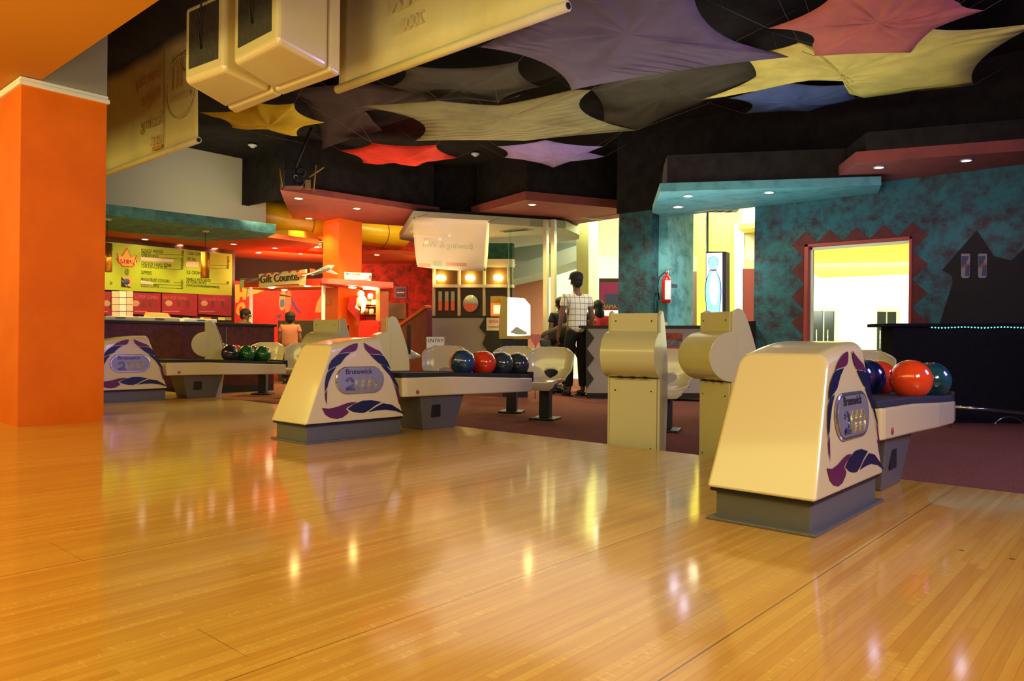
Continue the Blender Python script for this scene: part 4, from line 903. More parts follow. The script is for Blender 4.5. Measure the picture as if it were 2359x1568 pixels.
# ---------------------------------------------------------------- orange column with pink canopy and red machine
t = thing('orange_column', 'bright orange square column between the gift counter and the red wall', 'column', base(786, 14.2))
pA, pB, pC = pd(742, 14.4), pd(778, 14.0), pd(831, 14.5); pD = (pA[0]+pC[0]-pB[0], pA[1]+pC[1]-pB[1])
b = B(); OR2 = mat('bright_orange_paint', (246, 116, 20), .5); b.hull8([(*p, ZF) for p in (pA, pB, pC, pD)], [(*p, 3.0) for p in (pA, pB, pC, pD)], OR2); b.done('shaft', t, world=True)
b = B(); cp = PL(pA, pB); cp.rect(b, 748, 687, 762, 702, mat('brass_plate', (200, 140, 50), .4, .5), -.01, .004); b.done('brass_plate', t, world=True)
pp = PL(pd(741, 13.3), pd(906, 13.6))
t = thing('pink_canopy', 'flat pink canopy board fixed round the orange column', 'canopy', tuple(pp.p(822, 650)))
b = B(); a = [pp.p(x, y) for x, y in ((741, 640), (906, 650), (906, 663), (741, 652))]; b.prism(a, -pp.n*.85, mat('pink_board', (226, 92, 84), .5)); b.done('board', t, world=True)
for px, py in ((812, 661), (845, 664), (862, 665)):
    p = G(px, py, a[2].z-.0); b = B(); b.lathe([(0, -.02), (.06, -.018), (.07, 0), (0, 0)], p, mat('canopy_lamp', (255, 240, 200), .3, emit=(255, 220, 150), es=25), 14); b.done('lamp', t, world=True)
spot('kiosk_lamp', pp.p(850, 672, -.2), pp.p(850, 740, -.3), 30, (255, 190, 90), 120)
t = thing('airline_sign', 'small white and blue airline advertising sign standing on the pink canopy', 'sign', tuple(pp.p(822, 636, .0)))
b = B(); pp.quad(b, [(793, 626), (856, 629), (855, 647), (794, 645)], mat('sign_pale_blue', (204, 216, 220), .4), .05, -.05); b.done('panel', t, world=True)
b = B(); pp.text(b, 'Air Lines', .07, 797, 632.5, INK, -.04); pp.quad(b, [(798, 641), (815, 637), (848, 640), (845, 643), (810, 644)], WHITE, -.01, -.045); pp.quad(b, [(849, 637), (854, 633), (854, 641)], LR, -.01, -.04); b.done('print', t, world=True)
t = thing('vending_machine', 'red gift vending cabinet with lit shelves of toys beside the orange column', 'vending machine', base(840, 13.9))
vp = PL(pd(800, 14.0), pd(872, 13.9))
VR = mat('machine_red', (226, 22, 14), .35)
b = B(); vp.quad(b, [(830, 738), (872, 738), (872, 830), (825, 830)], VR, .5); vp.quad(b, [(866, 662), (875, 662), (875, 740), (866, 740)], mat('machine_salmon', (206, 92, 60), .4), .5); b.done('body', t, world=True)
b = B(); vp.quad(b, [(806, 680), (830, 680), (828, 740), (800, 712)], VR, .4, -.02); b.done('side_flap', t, world=True)
b = B(); vp.rect(b, 829, 664, 866, 737, mat('machine_back', (170, 90, 30), .5), .02, -.35)
for y in (690, 705, 722): vp.rect(b, 829, y, 866, y+1.5, mat('shelf_amber', (250, 180, 60), .3), .3, -.05)
b.done('shelves', t, world=True)
WT = mat('white_plush', (250, 246, 235), .9)
t2 = thing('plush_toy', 'white plush toy sitting in the lit vending cabinet', 'toy', tuple(vp.p(831, 700, .05)))
b = B(); b.sphere(vp.p(831, 677, .05), .07, WT, 14); b.sphere(vp.p(833, 693, .05), .10, WT, 14, (1, 1, 1.1)); b.done('body', t2, world=True)
b = B(); b.tube([vp.p(826, 696, .1), vp.p(820, 708, .12), vp.p(828, 714, .14)], [.035, .03, .02], WT, 8); b.tube([vp.p(838, 700, .1), vp.p(836, 715, .12), vp.p(833, 722, .14)], [.04, .035, .025], WT, 8); b.done('limb', t2, world=True)
for i, (x, y, h, m, l) in enumerate(((853, 682, 12, WT, 'white toy on the top shelf of the vending cabinet'), (861, 697, 12, WT, 'white cup at the right of the vending cabinet'), (848, 698, 8, LO, 'amber box on the middle shelf of the vending cabinet'), (843, 716, 12, mat('toy_brown', (90, 60, 40), .6), 'brown toy on the lower shelf of the vending cabinet'), (856, 718, 14, CS, 'silver can on the lower shelf of the vending cabinet'))):
    b = B(); c = vp.p(x, y+h/2, -.02); b.lathe([(0, 0), (.045, 0), (.05, .02), (.05, h*.0082*.8), (.03, h*.0082), (0, h*.0082)], c, m, 12); tag(b.done('shelf_toy'), l, 'toy', 'toys in the vending cabinet')
rp_ = PL((r0.x, r0.y), (r1.x, r1.y))
t = thing('wall_sign', 'small blue square sign with purple frame on the red wall', 'sign', tuple(rp_.p(923, 673)))
b = B(); rp_.rect(b, 909, 660, 937, 687, mat('sign_frame_purple', (140, 70, 120), .5), -.02, .01); rp_.rect(b, 913, 664, 933, 683, mat('sign_blue', (50, 50, 110), .5), -.01, .032); b.done('panel', t, world=True)
b = B(); rp_.rect(b, 914, 672, 932, 675, YB, -.004, .045); b.done('print', t, world=True)
t = thing('landscape_picture', 'brown blurred landscape panel low on the red wall', 'picture', tuple(rp_.p(905, 715)))
b = B(); rp_.rect(b, 877, 698, 937, 735, mat('picture_brown', (150, 96, 60), .5, var=(86, 66, 46), vs=1.2), -.04, .01); b.done('panel', t, world=True)

# ---------------------------------------------------------------- shoe counter, partition with doors, entry wedge
dp_ = PL(pd(998, 15.6), pd(1175, 14.8))
CB2 = mat('cream_beam', (190, 184, 150), .6); DKB = mat('bulkhead_dark', (52, 50, 44), .6); AMB = mat('amber_dark_glass', (84, 62, 26), .15)
b = B(); dp_.rect(b, 996, 560, 1180, 600, mat('emerald_plaster', (20, 92, 70), .8, var=(14, 60, 50), vs=9), .1)
dp_.rect(b, 996, 596, 1180, 615, CB2, .12, .03); dp_.rect(b, 998, 615, 1180, 655, AMB, .05)
for x in (996, 1054, 1112, 1168): dp_.rect(b, x, 612, x+5, 740, CB2, .08, .04)
dp_.rect(b, 996, 655, 1180, 662, CB2, .1, .05); dp_.rect(b, 998, 662, 1180, 800, DKB, .05)
struct(b.done('wall_back'))
for px in (1013, 1080, 1145):
    b = B(); b.lathe([(0, 0), (.05, .0), (.06, .03), (0, .035)], dp_.p(px, 639, .06), WLAMP, 14, tuple(dp_.n)); tag(b.done('wall_lamp'), {1013: 'left', 1080: 'middle', 1145: 'right'}[px]+' round warm lamp in the amber glazing under the hanging poster', 'lamp', 'warm lamps in the amber glazing')
t = struct(thing('door_3', 'dark door panel with three slots and a porthole', None, tuple(dp_.p(1050, 720))))
PG = mat('porthole_teal', (150, 170, 150), .3); PO = mat('porthole_orange', (206, 110, 80), .4)
for x in (1011, 1026, 1040):
    b = B(); dp_.rect(b, x, 671, x+8, 693, PG, -.02, .01); dp_.rect(b, x, 693, x+8, 715, PO, -.02, .01); b.done('slot_window', t, world=True)
b = B(); c = dp_.p(1085, 699, .05); b.lathe([(0, 0), (.17, 0), (.175, .02), (0, .02)], c, PG, 30, tuple(dp_.n)); b.prism([c+dp_.n*.025+dp_.e*.165*math.cos(a)+Vector((0, 0, .165*math.sin(a)-.0)) for a in [R(180+180*i/14) for i in range(15)]], dp_.n*.005, PO); b.done('porthole', t, world=True)
shp = PL(pd(975, 11.7), pd(1182, 11.3))
t = thing('shoe_counter', 'grey shoe counter with dark zigzag corner and black top in the middle distance', 'counter', base(1060, 11.6))
b = B(); shp.rect(b, 975, 731, 1180, 903, GREYC, .5); b.done('front_panel', t, world=True)
b = B(); shp.rect(b, 970, 727, 1182, 731, BLACK, .6, .05); b.done('worktop', t, world=True)
b = B(); shp.quad(b, [(1119, 729), (1105, 754), (1120, 771), (1112, 792), (1126, 810), (1118, 840), (1182, 840), (1182, 729)], ZIG, -.02, .004); b.done('zigzag_panel', t, world=True)
t = thing('shoe_counter_sign', 'white paper sign reading SHOE COUNTER in red', 'sign', tuple(shp.p(1137, 745)))
b = B(); shp.rect(b, 1121, 729, 1151, 761, WHITE, -.008, .03); b.done('sheet', t, world=True)
b = B(); shp.text(b, 'SHOE', .062, 1126, 743, LR, .04); shp.text(b, 'COUNTER', .042, 1123.5, 755, LR, .04); b.done('lettering', t, world=True)
wp = PL(pd(925, 11.2), pd(982, 10.6))
b = B(); WR = mat('brown_red_wedge', (132, 54, 42), .6, var=(116, 48, 40), vs=10); wp.quad(b, [(915, 748), (979, 704), (983, 712), (983, 850), (915, 850)], WR, .09)
wp.quad(b, [(913, 750), (978, 703), (981, 705), (981, 709), (916, 754)], mat('wedge_edge_orange', (214, 96, 34), .5), .10, .01); tag(b.done('entry_partition'), 'brown red sloping partition with orange edge left of the ENTRY sign', 'partition')
t = thing('entry_sign', 'white sign reading ENTRY on a stand behind the middle seats', 'sign', base(1003, 9.0))
ep = PL(pd(982, 9.0), pd(1024, 9.0))
b = B(); ep.rect(b, 982, 775.5, 1024, 806, mat('sign_frame_cream', (206, 196, 160), .5), .012, 0); ep.rect(b, 983.5, 777, 1022.5, 805, WHITE, -.004, .002); b.done('board', t, world=True)
b = B(); ep.text(b, 'ENTRY', .062, 985, 788, mat('sign_ink_dark', (60, 34, 24), .5), .008); ep.text(b, 'FOR', .032, 998, 799, mat('sign_ink_dark', (60, 34, 24)), .008); ep.text(b, 'BOWLERS ONLY', .026, 985, 804, mat('sign_ink_dark', (60, 34, 24)), .008); b.done('lettering', t, world=True)
b = B(); p = ep.p(1003, 800, -.03); b.tube([(p.x, p.y, ZF), (p.x, p.y, .66)], .012, DARKG, 8); b.lathe([(0, 0), (.13, 0), (.12, .02), (0, .025)], (p.x, p.y, ZF), DARKG, 20); b.done('stand', t, world=True)
# popcorn freezer case
t = thing('display_case', 'bright lit white display case with slanted top standing in front of the shoe counter', 'display case', base(1188, 10.6))
pp2 = PL(pd(1150, 10.6), pd(1222, 10.6)); CW = mat('case_glowing_white', (250, 250, 215), .4, emit=(250, 255, 205), es=.7); BRS = mat('brass_trim', (176, 150, 70), .35, .5)
b = B(); pp2.quad(b, [(1169, 684), (1208, 687), (1222, 703), (1222, 773), (1168, 773)], CW, .35); b.done('lit_body', t, world=True, bev=.01)
b = B(); pp2.quad(b, [(1158, 681), (1169, 684), (1168, 776), (1150, 780), (1149, 748), (1153, 700)], BRS, .40, .0); b.done('side_panel', t, world=True)
b = B(); pp2.quad(b, [(1150, 776), (1222, 772), (1222, 779), (1150, 781)], BRS, .4, .02); b.done('bottom_trim', t, world=True, bev=.004)
b = B(); pp2.quad(b, [(1175, 765), (1190, 752), (1215, 766), (1212, 770), (1190, 770)], mat('dark_print', (206, 212, 176), .5), -.004, .004); b.done('print', t, world=True)
b = B(); pp2.quad(b, [(1158, 781), (1216, 781), (1216, 915), (1158, 915)], BLACK, .3, -.02); b.done('stand', t, world=True)
t = thing('snack_machine', 'small orange and yellow snack machine left of the bright display case', 'snack machine', base(1142, 11.0, 1.08))
pp3 = PL(pd(1128, 11.0), pd(1156, 11.0)); b = B(); pp3.rect(b, 1130, 682, 1156, 727, mat('machine_orange', (226, 120, 40), .4, emit=(255, 130, 50), es=.25), .3); b.done('body', t, world=True, bev=.006)
b = B(); pp3.rect(b, 1130, 682, 1155, 698, mat('machine_yellow', (240, 196, 50), .4), -.01, .01); pp3.rect(b, 1137, 703, 1153, 722, mat('machine_window', (255, 214, 150), .3, emit=(255, 190, 120), es=1.2), -.01, .01); b.done('window', t, world=True)
b = B(); p = DP(1234, 782, 10.3); pts = [(-.075, .05), (-.05, .085), (0, .07), (.05, .085), (.075, .05), (.06, -.01), (0, -.10), (-.06, -.01)]
b.prism([p+RV*x+Vector((0, 0, z)) for x, z in pts], FW*.03, mat('pink_foil', (226, 120, 100), .4)); b.tube([p+Vector((0, 0, -.08)), Vector((p.x, p.y, ZF))], .006, DARKG, 6)
tag(b.done('heart_tag', bev=.01), 'pink heart shaped tag on a thin stick beside the display case', 'tag')

# ---------------------------------------------------------------- glass storefront and what shows behind it
gp = PL((-9.25, 10.35), (-6.35, 10.0))
t = struct(thing('window_2', 'glass storefront', None, tuple(gp.p(1300, 700))))
b = B(); gp.rect(b, 1172, 505, 1262, 862, GLASS, .01); b.done('pane', t, world=True)
b = B(); gp.rect(b, 1276, 505, 1425, 862, GLASS, .01); b.done('pane', t, world=True)
for x0, x1 in ((1251, 1259), (1269, 1277), (1171, 1172.6)):
    b = B(); gp.rect(b, x0, 505, x1, 862, mat('steel_mullion', (214, 214, 196), .25, .6) if x0 > 1200 else GLASS, .06, .02); b.done('mullion', t, world=True)
GC = mat('grey_concrete_soffit', (150, 150, 132), .8)
cp1 = PL(pd(1170, 17.5), pd(1350, 17.0))
t = thing('staircase', 'sloping grey underside of a staircase seen through the glass', 'staircase', tuple(cp1.p(1250, 600)))
b = B(); cp1.quad(b, [(1150, 622), (1345, 560), (1345, 595), (1230, 632), (1150, 650)], GC, 1.2); b.done('flight', t, world=True)
b = B(); cp1.quad(b, [(1150, 560), (1345, 560), (1345, 615), (1335, 600), (1200, 600), (1150, 600)], mat('grey_upper_soffit', (126, 128, 112), .8), 1.0, -1.3); cp1.rect(b, 1100, 480, 1345, 565, GC, .8, -1.4); b.done('upper_slab', t, world=True)
b = B(); cp1.rect(b, 1150, 630, 1258, 860, mat('salmon_wall_paint', (196, 128, 104), .8), .2, -1.6); struct(b.done('wall_back'))
b = B(); cp2 = PL(pd(1285, 15.5), pd(1440, 14.6)); cp2.rect(b, 1328, 480, 1356, 700, mat('pale_yellow_column', (240, 236, 150), .7), .4); tag(b.done('corridor_column'), 'pale yellow column at the right edge of the glass storefront', 'column')
t = thing('framed_poster', 'pink framed poster with yellow letters behind the woman in red', 'poster', tuple(cp2.p(1405, 690)))
b = B(); cp2.rect(b, 1380, 641, 1440, 714, mat('poster_frame_olive', (96, 92, 46), .5), .05); cp2.rect(b, 1383, 650, 1440, 714, mat('poster_pink', (214, 84, 156), .5), -.01, .005); b.done('frame', t, world=True)
b = B(); cp2.rect(b, 1395, 677, 1440, 707, mat('poster_blue', (96, 116, 170), .5), -.01, .016); b.done('picture', t, world=True)
b = B(); cp2.text(b, 'MAMA', .115, 1386, 711, mat('poster_yellow', (250, 226, 70), .5), .03); b.done('lettering', t, world=True)
# passage on the right of the teal pillar
pw = PL(pd(1545, 15.5), pd(1760, 14.5))
b = B(); pw.rect(b, 1535, 480, 1612, 593, YELW, .15); pw.rect(b, 1535, 590, 1612, 626, mat('grey_band', (180, 184, 140), .7), .15, .02); pw.rect(b, 1535, 625, 1590, 800, mat('terracotta_wall', (190, 96, 60), .7), .15); pw.rect(b, 1586, 625, 1608, 800, mat('taupe_wall', (122, 100, 86), .7), .15, .03)
pw.rect(b, 1605, 480, 1628, 800, YELW, .3, .1); pw.rect(b, 1626, 480, 1694, 800, YELW, .15); pw.rect(b, 1692, 515, 1714, 800, WHITE, .15, .03); pw.rect(b, 1710, 480, 1760, 600, mat('pale_cream_wall', (240, 238, 190), .7), .15); pw.rect(b, 1711, 598, 1760, 622, mat('grey_band', (180, 184, 140)), .15, .02); pw.rect(b, 1711, 619, 1760, 800, mat('red_brown_wall', (134, 62, 48), .5), .15, .03)
struct(b.done('wall_back'))
b = B(); pw2 = PL(pd(1620, 11.6), pd(1680, 11.6)); pw2.rect(b, 1627.5, 470, 1632.5, 700, CHROME, .05); tag(b.done('steel_stanchion'), 'thin steel post above the bowling pin lightbox', 'post')
t = thing('pin_lightbox', 'tall black lightbox glowing with a picture of a bowling pin', 'lightbox', base(1648, 11.3))
lp = PL(pd(1625, 11.35), pd(1672, 11.15))
b = B(); lp.rect(b, 1626, 579, 1672, 880, BLACK, .16); b.done('case', t, world=True, bev=.006)
b = B(); lp.quad(b, [(1628, 583), (1664, 582), (1664, 878), (1628, 878)], mat('lightbox_lilac', (236, 205, 240), .4, emit=(230, 200, 245), es=1.1), -.006, .004); b.done('lit_panel', t, world=True)
b = B(); prof = [(0, 591), (5, 592), (9, 597), (10.5, 605), (9.5, 613), (7, 620), (7.5, 624), (9, 630), (13, 640), (16, 652), (17, 668), (16.5, 690), (14.5, 705), (13.5, 740), (12, 790)]
cxp = 1643; outl = [(cxp+x, y) for x, y in prof]+[(cxp-x, y) for x, y in prof[::-1]]
lp.quad(b, [(cxp+(x-cxp)*1.12, 590+(y-590)*1.0-1) for x, y in outl], mat('pin_outline_blue', (30, 50, 150), .4), -.003, .012)
lp.quad(b, outl, mat('pin_cyan', (120, 225, 250), .4, emit=(110, 220, 255), es=1.0), -.003, .016)
lp.quad(b, [(cxp+3+(x-cxp)*.62, y+4) for x, y in outl[:0]]+[(cxp+2+10*math.cos(a), 665+38*math.sin(a)) for a in [2*math.pi*i/24 for i in range(24)]], mat('pin_white', (250, 252, 255), .4, emit=(255, 255, 255), es=1.2), -.003, .020)
lp.quad(b, [(cxp-7, 620.5), (cxp+7, 620), (cxp+7, 623), (cxp, 624), (cxp-7, 623)], mat('pin_collar_red', (190, 20, 40), .4), -.003, .022); b.done('pin_picture', t, world=True)
# fire extinguisher on the pale teal return
t = thing('fire_extinguisher', 'red fire extinguisher with white label hanging on the teal corner', 'fire extinguisher', tuple(DP(1535, 668, 11.0)))
c = DP(1535, 698, 10.85); b = B(); hh_ = .40; b.lathe([(0, 0), (.06, .0), (.07, .015), (.07, hh_-.06), (.045, hh_-.01), (.022, hh_), (.022, hh_+.03), (0, hh_+.03)], c, mat('extinguisher_red', (196, 24, 22), .3, coat=.5), 24); b.done('cylinder', t, world=True)
b = B(); b.tube([c+Vector((0, 0, hh_+.02)), c+Vector((.01, 0, hh_+.08))], .022, CHROME, 10); b.tube([c+Vector((-.02, 0, hh_+.06)), c+Vector((.07, -.02, hh_+.10))], .010, CHROME, 8); b.done('valve', t, world=True)
b = B(); pts = [c+Vector((-.02, -.02, hh_+.05)), c+Vector((-.10, -.04, hh_-.02)), c+Vector((-.12, -.04, hh_*.5)), c+Vector((-.10, -.03, .05))]; b.tube(pts, .011, BLACK, 8); b.done('hose', t, world=True)
b = B(); b.b2((c.x-.02, c.y+.05, c.z+hh_*.6), (c.x+.02, 9.9, c.z+hh_*.6+.05), DARKG); b.done('wall_bracket', t, world=True)
b = B(); n_ = 8; bm = b.bm; k = b.mi(WHITE); 
aa = [R(-78+i*11) for i in range(n_)]; v0 = [bm.verts.new(c+Vector((.0715*math.cos(a), .0715*math.sin(a), .05))) for a in aa]; v1 = [bm.verts.new(c+Vector((.0715*math.cos(a), .0715*math.sin(a), hh_-.07))) for a in aa]
for i in range(n_-1): bm.faces.new([v0[i], v0[i+1], v1[i+1], v1[i]]).material_index = k
b.done('label_sticker', t, world=True)
b = B(); p = DP(1534, 745, 10.9); b.b2((p.x-.025, p.y-.01, .2), (p.x+.02, p.y+.02, 1.02), mat('cream_conduit', (196, 186, 140), .5)); tag(b.done('electrical_conduit'), 'cream cable conduit below the fire extinguisher', 'conduit')

# ---------------------------------------------------------------- reception desk
t = thing('reception_desk', 'grey reception desk with dark zigzag ends and black top', 'desk', base(1540, 10.3))
rd = PL(pd(1352, 10.55), pd(1741, 9.95))
b = B(); rd.rect(b, 1352, 755, 1741, 905, GREYC, .55); b.done('front_panel', t, world=True)
b = B(); rd.rect(b, 1333, 749.5, 1743, 755, BLACK, .7, .07); b.done('worktop', t, world=True)
b = B(); rd.quad(b, [(1352, 757), (1369, 778), (1352, 803), (1369, 825), (1352, 848), (1368, 872), (1350, 896), (1350, 757)], ZIG, -.01, .004)
rd.quad(b, [(1741, 757), (1734, 757), (1716, 785), (1741, 815)], ZIG, -.01, .004); rd.quad(b, [(1741, 820), (1722, 845), (1741, 870)], ZIG, -.01, .004); b.done('zigzag_panel', t, world=True)
b = B(); rd.rect(b, 1352, 897, 1741, 918, DARKG, .5, -.01); b.done('kick_plate', t, world=True)
b = B(); PA = mat('poster_dark_red', (120, 40, 26), .5, var=(200, 90, 60), vs=9); rd.rect(b, 1512, 767, 1572, 785, PA, -.006, .006); rd.rect(b, 1512, 783, 1572, 797, mat('poster_steel_blue', (96, 112, 124), .5, var=(150, 150, 140), vs=12), -.006, .006); rd.rect(b, 1512, 795, 1572, 812, mat('poster_orange', (190, 80, 40), .5), -.006, .006); b.done('front_poster', t, world=True)

# ---------------------------------------------------------------- dark counter with light rope, chrome rail, vents, projector
t = thing('dark_partition', 'black partition counter at the right edge of the picture', 'counter', base(2200, 7.7))
kp2 = PL(pd(2048, 7.75), pd(2420, 7.75)); BK = mat('black_partition', (26, 25, 26), .8, var=(20, 20, 22), vs=20, spec=.15)
b = B(); kp2.rect(b, 2058, 752, 2420, 1040, BK, .25); b.done('body', t, world=True)
b = B(); kp2.rect(b, 2040, 744.5, 2420, 752, mat('black_top', (14, 14, 15), .6, spec=.2), .4, .05); b.done('worktop', t, world=True, bev=.004)
t = thing('light_string', 'string of tiny turquoise lights along the black partition', 'rope light', tuple(kp2.p(2150, 754)))
b = B(); b.tube([kp2.p(2140+i*20, 754+.8*math.sin(i*1.3), .03) for i in range(13)], .006, mat('clear_tube', (60, 90, 90), .3), 8); b.done('tube', t, world=True)
b = B(); LE = mat('turquoise_led', (160, 255, 250), .3, emit=(70, 225, 225), es=5)
for i in range(30): b.sphere(kp2.p(2147+i*7.6, 754+.8*math.sin(i*.5), .036), .0062, LE, 8)
o = b.done('led', t, world=True); o['kind'] = 'stuff'
t = thing('chrome_footrest', 'thin chrome foot rail in front of the black partition', 'rail', tuple(kp2.p(2280, 1000, .3)))
b = B(); b.tube([kp2.p(x, y, .45) for x, y in ((2195, 937), (2280, 943), (2359, 951), (2430, 957))], .016, CHROME, 10); b.done('bar', t, world=True)
for x in (2150+40, 2425):
    b = B(); p = kp2.p(x, 948, .45); b.tube([(p.x, p.y, ZF), (p.x, p.y, p.z+.0)], .012, CHROME, 8); b.done('leg', t, world=True)
b = B(); c = kp2.p(2325, 990, .40); pts = [c+kp2.e*(.16*math.cos(a))+Vector((0, 0, .13*math.sin(a))) for a in [R(20+140*i/16) for i in range(17)]]
b.tube(pts, .005, CHROME, 6); tag(b.done('wire_hoop'), 'thin chrome hoop under the foot rail at the right edge', 'hoop')
VT = mat('vent_metal', (176, 172, 130), .5); VD = mat('vent_slot_dark', (60, 56, 44), .7)
def vent(px, z, l, m1=VT):
    P = [G(x, y, z-.012) for x, y in px]; t = thing('ceiling_vent', l, 'ceiling vent', sum(P, Vector())/4, 0, 'slot vents in the canopies')
    b = B(); b.prism(P, (0, 0, .014), m1); b.done('frame', t, world=True)
    c = sum(P, Vector())/4; Q = [c+(p-c)*.82+Vector((0, 0, -.004)) for p in P]
    for k in range(3):
        b = B(); f0, f1 = .08+k*.32, .26+k*.32; b.prism([Q[0].lerp(Q[3], f0), Q[1].lerp(Q[2], f0), Q[1].lerp(Q[2], f1), Q[0].lerp(Q[3], f1)], (0, 0, .003), VD); b.done('slot', t, world=True)
vent([(1338, 501), (1395, 497), (1420, 495), (1362, 504)], 3.0, 'pale slot vent in the middle red canopy')
vent([(1600, 489), (1640, 484), (1702, 484), (1696, 490)], 2.55, 'pale slot vent at the back of the teal canopy')
vent([(1848, 468), (1958, 459), (1962, 462), (1858, 472)], 2.55, 'teal coloured slot vent at the right of the teal canopy', mat('vent_teal', (60, 104, 104), .6))
vent([(1150, 533), (1212, 527), (1228, 530), (1160, 536)], 2.8, 'grey slot vent in the grey canopy', mat('vent_grey', (140, 140, 122), .5))
t = thing('projector', 'black projector in a metal cage on the bulkhead above the red canopy', 'projector', tuple(DP(700, 430, 11.5)))
jp = PL(pd(650, 10.6), pd(735, 10.8))
b = B(); jp.rect(b, 656, 388, 700, 428, BLACK, .3, .1); b.done('body', t, world=True, bev=.01)
b = B()
for x, y, r in ((693, 398, .07), (690, 419, .07)): b.lathe([(0, 0), (r, 0), (r, .05), (r*.7, .06), (r*.6, .03), (0, .03)], jp.p(x, y, .1), DARKG, 20, tuple(jp.n))
b.lathe([(.022, 0), (.033, 0), (.033, .02), (.022, .02), (.022, 0)], jp.p(681, 408, .12), CHROME, 16, tuple(jp.n)); b.done('lens', t, world=True)
b = B(); CG = mat('cage_brass', (170, 140, 70), .4, .4)
for x0, y0, x1, y1 in ((644, 388, 650, 430), (728, 380, 722, 440), (712, 408, 746, 385)): b.tube([jp.p(x0, y0, .15), jp.p(x1, y1, .15)], .012, CG, 6)
jp.rect(b, 703, 414, 716, 436, CG, .02, .05); b.done('cage', t, world=True)
b = B(); b.tube([jp.p(678, 392, -.1), jp.p(678, 392, -.1)+Vector((-.25, .5, .9))], .02, DARKG, 8); b.tube([jp.p(678, 392, -.1)+Vector((-.25, .5, .9)), jp.p(678, 392, -.1)+Vector((-.25, .5, .9))-Vector((0, 0, .01))], .05, DARKG, 8); b.done('mounting_arm', t, world=True)

# ================================================================== people
SKIN = mat('brown_skin', (112, 72, 50), .55); HAIR = mat('black_hair', (16, 13, 12), .7)
def skinned(name, parent, chains, m, sub=2, root=0):
    """chains: list of [(point, radius), ...]; chains starting with an int index branch from that vertex"""
    vs, es, rs = [], [], []
    for ch in chains:
        prev = None
        for it in ch:
            if isinstance(it, int): prev = it; continue
            p, r = it; vs.append(p); rs.append(r if isinstance(r, tuple) else (r, r)); i = len(vs)-1
            if prev is not None: es.append((prev, i))
            prev = i
    me = bpy.data.meshes.new(name); me.from_pydata(vs, es, []); me.materials.append(m)
    o = bpy.data.objects.new(name, me); COL.objects.link(o); md = o.modifiers.new('k', 'SKIN'); md.use_smooth_shade = True
    sv = me.skin_vertices[0].data
    for i, r in enumerate(rs): sv[i].radius = r; sv[i].use_root = (i == root)
    md = o.modifiers.new('s', 'SUBSURF'); md.levels = sub; md.render_levels = sub; o.parent = parent; return o
def lerp3(a, b, f): return tuple(a[i]+(b[i]-a[i])*f for i in range(3))
